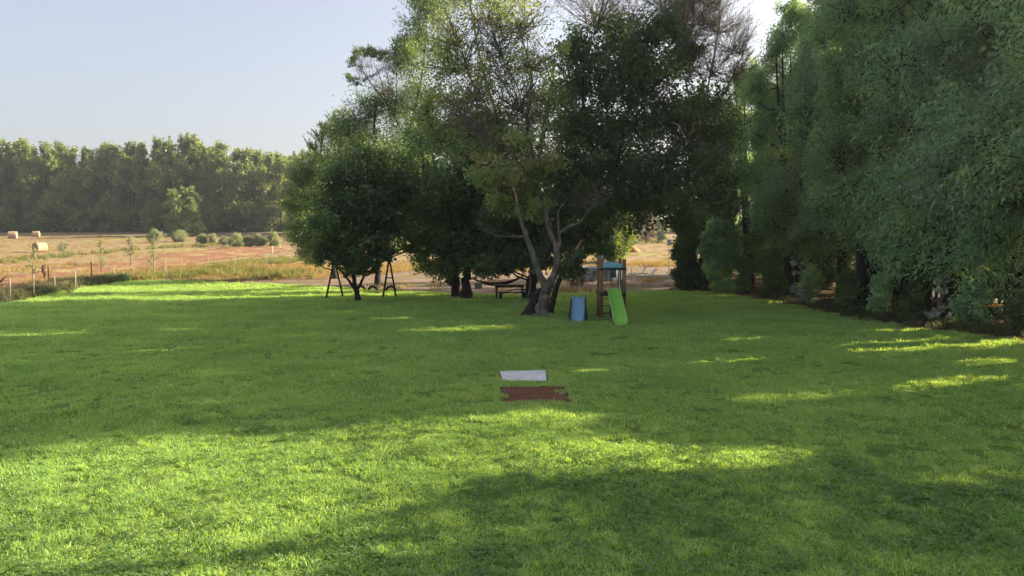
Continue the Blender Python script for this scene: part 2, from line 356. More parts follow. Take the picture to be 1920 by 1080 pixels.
STY = {  # leaf length, width, leaves per twig, cluster sigma (of blob radius), spread, droop, up, twigs per m^2 of blob
    'fine':  dict(l=.17, w=.06, per=80, sig=.155, spread=.75, droop=.0, up=.15),
    'broad': dict(l=.145, w=.11, per=74, sig=.15, spread=.9, droop=.1, up=0),
    'droop': dict(l=.14, w=.057, per=74, sig=.145, spread=.6, droop=.55, up=0),
    'spike': dict(l=.22, w=.022, per=34, sig=.05, spread=.4, droop=0, up=.6),
    'far':   dict(l=.42, w=.28, per=36, sig=.13, spread=.8, droop=.3, up=0),
    'bush':  dict(l=.09, w=.04, per=24, sig=.14, spread=.9, droop=0, up=.1),
    'bigbush': dict(l=.12, w=.05, per=18, sig=.14, spread=.9, droop=0, up=.1),
}
def tree_parts(limbs, blobs, style, seed, twigs=16, leaf_scale=1.0, twig_r=.012, br_r=.05, updir=0., sides=7):
    """limbs: list of (points, r0, r1); blobs: (x, y, z, rx, ry, rz, leaf density, style or None)
    returns meshes' arrays for trunk, branches, crown"""
    rng = np.random.default_rng(seed)
    TV, TF, n = [], [], 0
    LP, LR = [], []
    for li, (pts, r0, r1) in enumerate(limbs):
        p = np.asarray(pts, float); m = len(p)
        # resample and roughen
        t = np.linspace(0, m - 1, (m - 1) * 5 + 1); q = np.stack([np.interp(t, range(m), p[:, c]) for c in range(3)], 1)
        if len(q) > 4:
            k_ = np.array([1, 2, 3, 2, 1]) / 9.; qs = q.copy()
            for c in range(3): qs[2:-2, c] = np.convolve(q[:, c], k_, 'valid')
            q = qs
        R = r0 + (r1 - r0) * (np.linspace(0, 1, len(q)) ** .8)
        q[1:-1] += rng.normal(0, 1, (len(q) - 2, 3)) * R[1:-1, None] * .12
        if p[0, 2] < .3: R = R * (1 + .32 * np.exp(-np.maximum(q[:, 2], 0) / (r0 * 2.2)))
        R = R * (1 + rng.normal(0, .04, len(R)))
        V, F_ = tube_np(q, R, 10); TV.append(V); TF.append(F_ + n); n += len(V)
        LP.append(q); LR.append(R)
    SK = np.concatenate(LP); SR = np.concatenate(LR)
    BV, BF, bn = [], [], 0
    CV, CF, CT, cn = [], [], [], 0
    order = sorted(range(len(blobs)), key=lambda i: np.min(np.linalg.norm(SK - np.array(blobs[i][:3]), axis=1)))
    for bi in order:
        x, y, z, rx, ry, rz, dens, st = blobs[bi]
        c = np.array([x, y, z]); rad = np.array([rx, ry, rz])
        d = np.linalg.norm(SK - c, axis=1) + np.maximum(0, SK[:, 2] - z + .3) * 1.6 - SR * 3
        j = int(np.argmin(d)); s = SK[j]; L_ = np.linalg.norm(c - s) + 1e-3
        rr = min(SR[j] * .75, br_r * (.6 + .12 * L_ + .35 * max(rad)))
        rr = max(rr, .012)
        t = np.linspace(0, 1, 7)[:, None]
        mid = (s + c) / 2 + rng.normal(0, .10, 3) * L_ + np.array([0, 0, -.06 * L_ if updir == 0 else updir * L_])
        q = (1 - t) ** 2 * s + 2 * t * (1 - t) * mid + t ** 2 * c
        q[1:-1] += rng.normal(0, .02 * L_, (5, 3))
        R = np.linspace(rr, rr * .45, 7)
        V, F_ = tube_np(q, R, 6); BV.append(V); BF.append(F_ + bn); bn += len(V)
        SK = np.concatenate([SK, q[2:]]); SR = np.concatenate([SR, R[2:]])
        nt = max(4, int(twigs * (rx * rz) ** .5 * (1 + .0 * rng.random())))
        if st == 'bare': nt = int(nt * .8)
        dv = rng.normal(0, 1, (nt, 3)); dv /= np.linalg.norm(dv, axis=1, keepdims=True)
        if st == 'spike': dv[:, 2] = np.abs(dv[:, 2]) * .8 + .5
        if st == 'bare': dv[:, 2] += .45
        ends = c + dv * rad * (.35 + .7 * rng.random(nt) ** .6)[:, None]
        starts = q[3 + (rng.random(nt) * 4).astype(int)]
        if st == 'bare': starts = q[1 + (rng.random(nt) * 6).astype(int)]
        md = (starts + ends) / 2 + rng.normal(0, .09, (nt, 3)) * rad
        for a_, m_, e_ in zip(starts, md, ends):
            qq = np.stack([a_, a_ * .25 + m_ * .5 + e_ * .25, e_]); V, F_ = tube_np(qq, [twig_r * 1.6, twig_r, twig_r * .5], 3)
            BV.append(V); BF.append(F_ + bn); bn += len(V)
            if st == 'bare':
                for _ in range(5):
                    f_ = .2 + .75 * rng.random(); b0 = a_ * (1 - f_) ** 2 + m_ * 2 * f_ * (1 - f_) + e_ * f_ * f_
                    e2 = b0 + (e_ - a_) * .30 + rng.normal(0, .20, 3) * rad + np.array([0, 0, .12 * rad[2]])
                    V, F_ = tube_np(np.stack([b0, (b0 + e2) / 2 + rng.normal(0, .05, 3) * rad, e2]), [twig_r * .7, twig_r * .5, twig_r * .3], 3)
                    BV.append(V); BF.append(F_ + bn); bn += len(V)
                    for _ in range(2):
                        g_ = rng.random(); c0 = b0 * (1 - g_) + e2 * g_; e3 = c0 + (e2 - b0) * .4 + rng.normal(0, .10, 3) * rad
                        V, F_ = tube_np(np.stack([c0, (c0 + e3) / 2 + rng.normal(0, .02, 3) * rad, e3]), [twig_r * .5, twig_r * .4, twig_r * .25], 3)
                        BV.append(V); BF.append(F_ + bn); bn += len(V)
        if dens > 0 and st != 'bare':
            S = STY[st or style]; per = max(1, int(S['per'] * dens))
            f_ = (.35 + .72 * rng.random((nt, per))) ** (.8)
            C = starts[:, None] * (1 - f_[..., None]) + ends[:, None] * f_[..., None]
            A = (ends - starts); A /= np.linalg.norm(A, axis=1, keepdims=True) + 1e-9
            C = C + rng.normal(0, S['sig'], (nt, per, 3)) * rad
            A = np.broadcast_to(A[:, None], C.shape)
            ls = leaf_scale
            V, F_ = leaves_np(C.reshape(-1, 3), A.reshape(-1, 3), rng, S['l'] * ls, S['w'] * ls, S['spread'], S['droop'], S['up'])
            CV.append(V); CF.append(F_ + cn); cn += len(V)
            tt = np.clip(rng.normal(.5, .22, nt)[:, None] + rng.normal(0, .12, (nt, per)) + rng.normal(0, .08), 0, 1)
            CT.append(tt.ravel())
    cat = lambda a: np.concatenate(a) if a else None
    return (cat(TV), cat(TF)), (cat(BV), cat(BF)), (cat(CV), cat(CF), cat(CT))
def tree(name, base, limbs, blobs, style, seed, label, cat, leaf='leaf_mid', bark='bark_dark', twig=None, group=None, **kw):
    tr, br, cr = tree_parts(limbs, blobs, style, seed, **kw)
    t = thing(name, base, label, cat, group)
    if tr[0] is not None: link('trunk', mesh_np('trunk', tr[0], tr[1], [M[bark]], smooth_=True), t)
    if br[0] is not None: link('branches', mesh_np('branches', br[0], br[1], [M[twig or bark]], smooth_=True), t)
    if cr[0] is not None: link('crown', mesh_np('crown', cr[0], cr[1], [M[leaf]], tint=cr[2]), t)
    return t
def auto_tree(H, Rmax, seed, nb=42, low=.12, style='droop', lean=0., prof='col', dens=1., br=1.15, stems=2):
    """limbs and blobs of a free-standing tree of height H"""
    r = random.Random(seed); limbs = []
    tops = []
    for s in range(stems):
        a = r.random() * 6.28; k = Rmax * .38 * (s > 0 or stems > 2); x, y = k * math.cos(a), k * math.sin(a)
        pts = [(0.12 * s * math.cos(a), .12 * s * math.sin(a), -.1), (x * .25, y * .25, H * .22), (x * .6, y * .6, H * .5), (x + lean * H, y, H * .86)]
        limbs.append((pts, .018 * H * (1 if s == 0 else .7), .03))
    blobs = []
    for i in range(nb):
        f = low + (1 - low) * ((i + r.random()) / nb)
        if prof == 'col': e = Rmax * (math.sin(math.pi * min(1, (f * .82 + .16))) ** .55)
        elif prof == 'round': e = Rmax * math.sqrt(max(.05, 1 - abs(2 * (f - low) / (1 - low) - 1) ** 3 * .75))
        else: e = Rmax
        a = r.random() * 6.28; q = e * (.35 + .65 * math.sqrt(r.random()))
        b = br * (.7 + .6 * r.random()) * (1 - .25 * f)
        blobs.append((q * math.cos(a) + lean * H * f, q * math.sin(a), H * f - b * .3, b, b, b * (1.25 if style in ('droop', 'far') else .9), dens * (.75 + .5 * r.random()), None))
    return limbs, blobs

# ------------------------------------------------------------------ the ground
def in_poly(x, y, poly):
    x = np.asarray(x); y = np.asarray(y); c = np.zeros(x.shape, bool); n = len(poly)
    for i in range(n):
        x1, y1 = poly[i]; x2, y2 = poly[(i + 1) % n]
        k = ((y1 > y) != (y2 > y)) & (x < (x2 - x1) * (y - y1) / (y2 - y1 + 1e-12) + x1); c ^= k
    return c
def dense(poly, step=.6, jit=.0, seed=1):
    r = random.Random(seed); out = []
    for i in range(len(poly)):
        a = Vector(poly[i]); b = Vector(poly[(i + 1) % len(poly)]); n = max(1, int((b - a).length / step))
        for k in range(n):
            p = a + (b - a) * (k / n); out.append((p.x + r.uniform(-jit, jit), p.y + r.uniform(-jit, jit)))
    return out
def sheet(name, poly, step, off, mat, jit=.08, bump=0, seed=3, label=None):
    bd = dense(poly, step, jit, seed); xs = [p[0] for p in poly]; ys = [p[1] for p in poly]
    gx, gy = np.meshgrid(np.arange(min(xs), max(xs), step), np.arange(min(ys), max(ys), step))
    r = np.random.default_rng(seed); gx = gx + r.uniform(-.2, .2, gx.shape) * step; gy = gy + r.uniform(-.2, .2, gy.shape) * step
    k = in_poly(gx, gy, bd); pts = [Vector(p) for p in bd] + [Vector((a, b)) for a, b in zip(gx[k], gy[k])]
    nb = len(bd); V, E_, Fs, *_ = delaunay_2d_cdt(pts, [], [list(range(nb))], 1, 1e-4)
    V = np.array([(v.x, v.y) for v in V]); z = ht(V[:, 0], V[:, 1]) + off
    if bump:
        inn = np.ones(len(V)); inn[:nb] = 0; z = z + inn * bump * np.abs(r.normal(0, 1, len(V)))
    me = mesh_np(name, np.column_stack([V, z]), np.array([f for f in Fs if len(f) == 3]), [M[mat]], smooth_=not bump)
    return tag(link(name, me), label, kind='structure')
gx = np.concatenate([np.linspace(-700, -130, 10), np.arange(-120, 121, 2.), np.linspace(130, 700, 10)])
gy = np.concatenate([np.linspace(-150, -60, 4), np.arange(-50, 182, 2.), np.linspace(190, 700, 10)])
X, Y = np.meshgrid(gx, gy); Z = ht(X, Y) - .02
nx = len(gx); i = np.arange(len(gy) - 1)[:, None] * nx + np.arange(nx - 1)[None]
link('ground', mesh_np('ground', np.stack([X, Y, Z], -1).reshape(-1, 3), np.stack([i, i + 1, i + 1 + nx, i + nx], -1).reshape(-1, 4), [M['field']], smooth_=True))['kind'] = 'structure'
g2 = lambda l: [(G(*p).x, G(*p).y) for p in l]
edge_px = [(0, 573), (70, 559), (150, 541), (230, 529), (300, 527), (420, 531), (520, 534), (620, 540), (740, 547), (850, 553), (1000, 555), (1120, 552), (1240, 547), (1330, 549), (1400, 559), (1480, 573), (1600, 596), (1700, 613), (1800, 627), (1920, 640)]
E2 = g2(edge_px)
LAWN = [(-40, 20), (-30, 33)] + E2 + [(14.6, 18), (15.2, 10), (15.6, -12), (-40, -12)]
sheet('lawn', LAWN, 1.0, .012, 'lawn', jit=.12, seed=5)
BARE = g2([(330, 529), (520, 538), (740, 552), (1000, 560), (1240, 552), (1420, 566), (1330, 512), (1250, 500), (1150, 502), (1000, 510), (850, 503), (760, 508), (600, 524), (450, 527)])
sheet('bare_earth', BARE, 1.0, .003, 'path', seed=7, jit=.25)
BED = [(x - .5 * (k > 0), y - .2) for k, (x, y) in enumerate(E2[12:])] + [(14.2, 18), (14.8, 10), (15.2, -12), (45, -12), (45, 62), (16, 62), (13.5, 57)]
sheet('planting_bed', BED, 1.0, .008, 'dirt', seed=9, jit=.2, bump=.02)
PLO = g2([(-60, 532), (60, 512), (150, 500), (240, 488), (330, 475), (430, 464), (520, 463), (540, 470), (450, 482), (380, 490), (330, 500), (250, 508), (170, 522), (60, 540), (-60, 552)])
sheet('ploughed_earth', PLO, 1.2, .03, 'ploughed', seed=11, jit=.5, bump=.09)

def hill(name, cx, cy, rx, ry, h, seed):
    r = np.random.default_rng(seed); n = 60; u = np.linspace(-1, 1, n); X, Y = np.meshgrid(u, u)
    q = np.clip(1 - X ** 2 - Y ** 2, 0, 1); Z = h * q ** 1.2 * (1 + .12 * np.sin(X * 7 + 1) * np.cos(Y * 5) + .03 * r.normal(0, 1, X.shape)) - 6 * (q <= 0)
    i = np.arange(n - 1)[:, None] * n + np.arange(n - 1)[None]
    link(name, mesh_np(name, np.stack([cx + X * rx, cy + Y * ry, Z + 5], -1).reshape(-1, 3), np.stack([i, i + 1, i + 1 + n, i + n], -1).reshape(-1, 4), [M['hill']], smooth_=True))['kind'] = 'structure'
hill('hill', -455, 520, 125, 120, 86, 1)

# ------------------------------------------------------------------ grass and ground cover
rg = np.random.default_rng(42)
def fnoise(x, y, s, seed):
    r = np.random.default_rng(seed); v = 0
    for k in range(5):
        a = r.random() * 6.28; f = s * (1.6 ** k) * .8
        v = v + np.sin((x * math.cos(a) + y * math.sin(a)) * f + r.random() * 6.28 + 1.7 * np.sin((x * math.sin(a) - y * math.cos(a)) * f * .6 + r.random() * 6)) / (1.3 ** k)
    return v / 2.6
SLAB = [(G(*p).x, G(*p).y) for p in [(937, 698), (1023, 697), (1025, 716.5), (943, 716.5)]]
PLATE = [(G(*p).x, G(*p).y) for p in [(942, 729), (1053, 729), (1067, 755), (940, 755)]]
def grow(poly, k):
    c = Vector((sum(p[0] for p in poly) / 4, sum(p[1] for p in poly) / 4)); return [tuple(c + (Vector(p) - c) * k) for p in poly]
def band(y0, y1, dens, margin=1.0, xr=None):
    n = int(dens * (y1 - y0) * 1.44 * y1); y = rg.uniform(y0, y1, n); x = rg.uniform(-1, 1, n) * .72 * y1
    k = np.abs(x) < .70 * y + margin
    if xr: k &= (x > xr[0]) & (x < xr[1])
    return x[k], y[k]
def rnd_rot(n, tilt=.05): return np.stack([rg.normal(0, tilt, n), rg.normal(0, tilt, n), rg.uniform(0, 6.28, n)], 1)
lawn_in = dense(LAWN, 2)
xs, ys, sc = [], [], []
for (a, b, dn, s_) in ((4.6, 11, 30, 1.), (11, 20, 17, 1.3), (20, 32, 13, 1.8), (32, 60, 7, 2.4)):
    x, y = band(a, b, dn); k = in_poly(x, y, lawn_in) & ~in_poly(x, y, grow(PLATE, 1.14 )) & ~in_poly(x, y, grow(SLAB, 1.18))
    x, y = x[k], y[k]; xs.append(x); ys.append(y); sc.append(s_ * rg.uniform(.75, 1.2, len(x)) * (1. + .14 * fnoise(x, y, 1.1, 4) * smooth((24 - y) / 10)))
gxx, gyy, gs = map(np.concatenate, (xs, ys, sc))
gr = [blades('grass_tuft', (200, 170, 230, 260, 60)[k], (.19, .15, .21, .22, .06)[k], (.042, .050, .038, .040, .070)[k], .0085, M['grass'], 10 + k, lean=1.3, droop=.4) for k in range(5)]
gz = ht(gxx, gyy) + .01
rot = rnd_rot(len(gxx), .03)
def scatter_z(name, x, y, z, rot, s, srcs, label, cat): return scatter(name, np.stack([x, y, z], 1), rot, s, srcs, label, cat)
scatter_z('lawn_grass', gxx, gyy, gz, rot, gs, gr, 'mown bright green grass covering the whole lawn', 'grass')
# longer fringe leaning over the rims of the two lids
fx, fy = [], []
for poly in (PLATE, SLAB):
    e = dense(grow(poly, 1.17), .05, .02, 8); fx += [p[0] for p in e]; fy += [p[1] for p in e]
fx, fy = np.array(fx), np.array(fy)
fr = [blades('fringe_tuft', 22, .05, .045, .006, M['grass'], 60 + k, lean=.9) for k in range(3)]
scatter_z('edge_grass', fx, fy, ht(fx, fy) + .01, rnd_rot(len(fx), .1), rg.uniform(.7, 1.2, len(fx)), fr, 'grass fringe around the rims of the two inspection lids', 'grass')
x, y = [], []
for (a, b, dn) in ((4.6, 10, 26), (10, 17, 12)):
    p, q = band(a, b, dn); x.append(p); y.append(q)
x, y = map(np.concatenate, (x, y)); nn = fnoise(x, y, 1.5, 21) + .45 * smooth((x + 3) / 4) * smooth((12 - y) / 4) - .05 + rg.normal(0, .5, len(x))
k = (nn > .22 - .25 * smooth((10 - y) / 4)) & (rg.random(len(x)) < np.clip((16 - y) / 6, 0, 1)) & ~in_poly(x, y, grow(PLATE, 1.3)) & ~in_poly(x, y, grow(SLAB, 1.3)); x, y = x[k], y[k]
cl = [clover('clover_tuft', (26, 40, 14)[k % 3], (.15, .2, .1)[k % 3], M['clover'], 30 + k, size=(.017, .02, .024)[k % 3]) for k in range(4)]
scatter_z('clover_patch', x, y, ht(x, y) + .012, rnd_rot(len(x)), rg.uniform(.9, 1.4, len(x)), cl, 'darker clover growing through the near lawn', 'clover')
# dry grass of the field
plo = PLO; bare = BARE
x, y = [], []
for (a, b, dn) in ((44, 75, 1.3), (75, 150, .35)):
    p, q = band(a, b, dn); x.append(p); y.append(q)
x, y = map(np.concatenate, (x, y)); inp = in_poly(x, y, plo); inb = in_poly(x, y, bare)
k = ~in_poly(x, y, lawn_in) & (~inp | (rg.random(len(x)) < .12)) & (~inb | (rg.random(len(x)) < .10)) & ~in_poly(x, y, BED)
x, y = x[k], y[k]
st = [blades('straw_tuft', 90, .6, .26, .020, M['straw'], 80 + k, lean=.8, hv=.5) for k in range(4)]
tall = .75 + .5 * fnoise(x, y, .25, 9)
scatter_z('dry_grass', x, y, ht(x, y), rnd_rot(len(x)), np.clip(tall * np.where(y > 82, .8, 1.15), .4, 2), st, 'sun bleached dry grass over the field', 'grass')
# greener and yellower weeds: along the fence, the band by the row of saplings, yellow patch
def along(px, n, sy, sx=.8):
    L_ = g2(px); t = rg.random(n) * (len(L_) - 1); i = t.astype(int); f = t - i; A = np.array(L_)
    p = A[i] * (1 - f[:, None]) + A[i + 1] * f[:, None]; return p[:, 0] + rg.normal(0, sx, n), p[:, 1] + rg.normal(0, sy, n)
wt = [blades('weed_tuft', 70, .28, .42, .020, M['weed'], 100 + k, lean=.8, hv=.5) for k in range(3)]
wd = [blades('dark_weed_tuft', 80, .28, .40, .022, M['weed_dark'], 110 + k, lean=.8, hv=.5) for k in range(3)]
x, y = along([(-40, 570), (20, 563), (70, 553), (140, 539), (215, 527)], 900, .5, .5)
k = ~in_poly(x, y, lawn_in) | (rg.random(len(x)) < .15); x, y = x[k], y[k]
scatter_z('fence_weeds', x, y, ht(x, y), rnd_rot(len(x)), rg.uniform(.6, 1.25, len(x)), wd, 'dark green weeds thick along the foot of the wire fence', 'weeds')
x1, y1 = along([(60, 540), (200, 526), (330, 519), (420, 512), (560, 520)], 500, 2.2, 1.)
x2, y2 = along([(440, 502), (470, 497), (530, 490)], 420, 3.2, 1.4)
x3, y3 = along([(-20, 495), (60, 485), (150, 478), (300, 465), (420, 459)], 220, 3.0, 1.)
x4, y4 = along([(1140, 455), (1200, 452), (1250, 455)], 160, 4, .8)
x, y = np.concatenate([x1, x2, x3, x4]), np.concatenate([y1, y2, y3, y4]); k = ~in_poly(x, y, lawn_in); x, y = x[k], y[k]
scatter_z('tall_weeds', x, y, ht(x, y), rnd_rot(len(x)), rg.uniform(.4, 1.2, len(x)), wt, 'yellow green weeds standing among the dry grass', 'weeds')
# litter on the bed
n = 2600; yy = rg.uniform(18, 60, n); xx = 11.5 + rg.uniform(0, 10, n); k = in_poly(xx, yy, BED); xx, yy = xx[k], yy[k]
lt = []
for s_ in range(2):
    r = np.random.default_rng(70 + s_); C = np.column_stack([r.normal(0, .22, (40, 2)), .015 + .03 * r.random(40)])
    V, F_ = leaves_np(C, np.tile([1., 0, 0], (40, 1)), r, .09, .035, 1.0); V[:, 2] = np.abs(V[:, 2]) * .6 + .01
    lt.append(mesh_np('litter_tuft', V, F_, [M['leaf_dry']], tint=r.random(40)))
scatter_z('leaf_litter', xx, yy, ht(xx, yy) + .02, rnd_rot(len(xx)), rg.uniform(.7, 1.4, len(xx)), lt, 'dry fallen leaves under the row of tall trees', 'leaf litter')
x, y = along([(1420, 560), (1600, 592), (1700, 608), (1800, 620), (1925, 634)], 260, .5, .4); x = x + .3
scatter_z('bed_weeds', x, y, ht(x, y), rnd_rot(len(x)), rg.uniform(.3, .8, len(x)), wd, 'scattered low weeds along the edge of the planting bed', 'weeds')

# ------------------------------------------------------------------ inspection lids
def lid(name, poly, mat, z0, thick, label, cat, frame=True):
    c = Vector((sum(p[0] for p in poly) / 4, sum(p[1] for p in poly) / 4)); zb = float(ht(c.x, c.y)) + .012
    t = thing(name, (c.x, c.y, zb), label, cat)
    loc = [(p[0] - c.x, p[1] - c.y) for p in poly]
    mb = MB(); V = [(x, y, z0 - thick) for x, y in loc] + [(x, y, z0) for x, y in loc]
    mb.add(V, [(3, 2, 1, 0), (4, 5, 6, 7), (0, 1, 5, 4), (1, 2, 6, 5), (2, 3, 7, 6), (3, 0, 4, 7)]); mb.build('plate', M[mat], t, bevel=.006)
    if frame:
        big = [(x * 1.12, y * 1.12) for x, y in loc]; r = random.Random(3); mb = MB(); n = 40
        ring = []
        for k in range(4):
            a, b = Vector(big[k]), Vector(big[(k + 1) % 4]); a2, b2 = Vector(loc[k]) * .985, Vector(loc[(k + 1) % 4]) * .985
            for j in range(n): f = j / n; ring.append(((a + (b - a) * f) * r.uniform(.95, 1.03), (a2 + (b2 - a2) * f)))
        m = len(ring); V = [(p.x, p.y, -.003) for p, q in ring] + [((p.x + q.x) / 2, (p.y + q.y) / 2, r.uniform(.004, .03)) for p, q in ring] + [(q.x, q.y, -.002) for p, q in ring]
        mb.add(V, [(j + a * m, (j + 1) % m + a * m, (j + 1) % m + (a + 1) * m, j + (a + 1) * m) for j in range(m) for a in (0, 1)]); mb.build('soil_rim', M['soil'], t)
    return t
lid('inspection_lid', SLAB, 'concrete', .028, .05, 'pale grey concrete lid set in the lawn behind the brown one', 'inspection lid')
pl = lid('inspection_lid', PLATE, 'rust', .022, .05, 'larger rust brown metal lid set in the lawn, nearest the camera', 'inspection lid')
for (u, v) in ((-.45, .1), (.47, .15)):                       # cut roots at its two ends
    mb = MB(); r = random.Random(int(u * 100) + 60); L_ = abs(PLATE[1][0] - PLATE[0][0])
    for k in range(4):
        p = Vector((u * L_ * 1.04, r.uniform(-.2, .25), .03)); pts = [p]
        for j in range(4): pts.append(pts[-1] + Vector((r.uniform(-.07, .07) - u * .04, r.uniform(-.06, .06), r.uniform(-.006, .01))))
        MB().tube(pts, [.006, .005, .005, .004, .003], 5).build('root', M['twig_pale'], pl, smooth_=True)

# ------------------------------------------------------------------ playground
def slide_chute(path, wd, lip, mat, matlip, parent, th=.02, lipname='side_lip'):
    """path: list of (y, z) going down; a U shaped chute with two rolled lips"""
    rows = []; n = len(path)
    prof = [(-.5, lip), (-.47, lip * .5), (-.43, .10 * lip), (-.30, 0), (0, -.01), (.30, 0), (.43, .10 * lip), (.47, lip * .5), (.5, lip)]
    for k, (x0, y, z, lf) in enumerate(path): rows.append([(x0 + u * wd, y, z + v * lf) for u, v in prof])
    mb = MB(); mb.grid(rows); o = mb.build('chute', mat, parent, smooth_=True)
    s = o.modifiers.new('thickness', 'SOLIDIFY'); s.thickness = th
    for sgn in (-1, 1):
        mb = MB(); mb.tube([(x0 + sgn * wd * .5, y, z + lip * lf) for (x0, y, z, lf) in path], .020, 8); mb.build(lipname, matlip, parent, smooth_=True)
    x0, y, z, lf = path[-1]
    MB().tube([(x0 + wd * f, y, z + .01) for f in (-.5, -.25, 0, .25, .5)], .022, 8).build('end_lip', matlip, parent, smooth_=True)
    x0, y, z, lf = path[0]
    MB().tube([(x0 + wd * f, y, z + .01) for f in (-.5, -.25, 0, .25, .5)], .020, 8).build('top_lip', matlip, parent, smooth_=True)
b = G(1148, 599); TY = b.y
t = thing('play_tower', b, 'brown timber play tower with blue cloth roof holding the bright green slide', 'play tower')
xl, xr = (1127 - 960) / F * TY - b.x, (1170 - 960) / F * TY - b.x
DK = 1.07
for (x, y, h, r_) in ((xl, 0, 2.30, .085), (xr, 0, 2.30, .085), (xl + .02, .95, 2.34, .07), (xr - .02, .95, 2.34, .075)):
    mb = MB(); mb.tube([(x, y, -.1), (x + .005, y, h * .5), (x, y, h)], [r_, r_ * .97, r_ * .92], 12); mb.build('post', M['wood_red'], t, smooth_=True)
for k in range(5):
    MB().box(((xl + xr) / 2, .12 + k * .18, DK - .02), (xr - xl - .02, .165, .035)).build('deck_plank', M['wood_red'], t, bevel=.005)
for (y) in (-.09, 1.04): MB().box(((xl + xr) / 2, y, DK - .10), (xr - xl + .12, .045, .12)).build('deck_beam', M['wood_dark'], t, bevel=.005)
for (y, z) in ((-.085, 1.93), (1.03, 2.10)): MB().box(((xl + xr) / 2, y, z), (xr - xl + .14, .04, .09)).build('roof_beam', M['wood_dark'], t, bevel=.005)
rows = [[(xl + .085 + (xr - xl - .17) * u, -.06 + 1.06 * v, 2.08 + .10 * v - .045 * math.sin(math.pi * v) * (.4 + math.sin(math.pi * u))) for u in np.linspace(0, 1, 9)] for v in np.linspace(0, 1, 7)]
o = MB().grid(rows).build('roof_cloth', M['tarp_top'], t, smooth_=True); o.modifiers.new('t', 'SOLIDIFY').thickness = .012
rows = [[(xl + .085 + (xr - xl - .17) * u, -.115 - .01 * math.sin(u * 14), 2.13 - .16 * v) for u in np.linspace(0, 1, 15)] for v in np.linspace(0, 1, 4)]
o = MB().grid(rows).build('roof_flap', M['tarp'], t, smooth_=True); o.modifiers.new('t', 'SOLIDIFY').thickness = .01
for z in (.24, .53, .80): MB().tube([(xl, -.02, z), ((xl + xr) / 2 - .06, -.02, z)], .022, 8).build('ladder_rung', M['wood_dark' if z < .4 else 'rope'], t, smooth_=True)
MB().tube([(xr - .20, .02, 0), (xr - .20, .02, DK - .05)], .03, 8).build('ladder_upright', M['wood_dark'], t)
MB().tube([((xl + xr) / 2 - .06, -.02, 0), ((xl + xr) / 2 - .06, -.02, DK - .05)], .03, 8).build('ladder_upright', M['wood_dark'], t)
MB().tube([(xr - .17, -.05, DK), (xr - .17, -.05, 1.96)], .018, 8).build('grab_pole', M['pale_blue'], t)
MB().box((xl, .5, 1.45), (.05, .9, .09)).build('guard_rail', M['wood_red'], t, bevel=.005)
MB().box((xr, .5, 1.45), (.05, .9, .09)).build('guard_rail', M['wood_red'], t, bevel=.005)
MB().box((xr + .0, .48, .30), (.05, .90, .10)).build('cross_brace', M['wood_dark'], t, bevel=.005)
bs = G(1163, 612); s = thing('slide', (3.83, bs.y, 0), 'bright green wavy plastic slide running down from the timber tower', 'slide')
path = []; top = TY - .02 - bs.y
for k in range(25):
    u = k / 24; y = top * (1 - u); z = (DK + .04) * (1 - u) ** 1.02 - .045 * math.sin(u * math.pi * 2) * (1 - u * .3) + .05
    if u > .86: z = max(z, .07 + .02 * (1 - u))
    path.append((.045 * (1 - u) * 2 - .05, y, max(z, .075), 1 - .15 * u))
slide_chute(path, .47, .13, M['green_plastic'], M['lip_green'], s)
for x in (-.12, .12): MB().box((x - .05, .10, .03), (.05, .22, .08)).build('foot', M['green_plastic'], s)
# small blue slide
b = G(1083, 606); s = thing('slide', b, 'small sky blue toddler slide with dark teal steps standing left of the tower', 'slide', rotz=-.11)
path = []
for k in range(19):
    u = k / 18; y = 1.25 * (1 - u); z = .80 * (1 - u) ** 1.05 + .04 - .03 * math.sin(u * 6.28); path.append((0, y, max(z, .05), 1))
slide_chute(path, .43, .10, M['blue_plastic'], M['blue_plastic'], s)
for k in (0, 1):
    sg = -1 if k == 0 else 1
    mb = MB(); mb.tube([(sg * .24, 1.22, .80), (sg * .23, 1.26, .93), (sg * .23, 1.36, .96), (sg * .25, 1.42, .80)], .022, 8); mb.build('handle', M['pale_blue'], s, smooth_=True)
    rows = [[(sg * (.27 + .12 * (1 - v) * (.3 + u * .7)), .25 + 1.25 * u, .02 + (.05 + .72 * (u ** .9)) * v) for u in np.linspace(0, 1, 8)] for v in np.linspace(0, 1, 4)]
    o = MB().grid(rows).build('side_panel', M['teal_plastic'], s, smooth_=True); o.modifiers.new('t', 'SOLIDIFY').thickness = .02
    mb = MB(); mb.tube([(sg * .26, 1.45, .82), (sg * .30, 1.62, 0)], .03, 8); mb.build('rear_leg', M['teal_plastic'], s, smooth_=True)
    MB().box((sg * .28, .03, .035), (.14, .14, .05), taper=.7).build('foot', M['blue_plastic'], s, bevel=.01)
for k in range(3): MB().box((0, 1.50 + .04 * (2 - k), .2 + .22 * k), (.52, .14, .035)).build('step', M['teal_plastic'], s, bevel=.008)

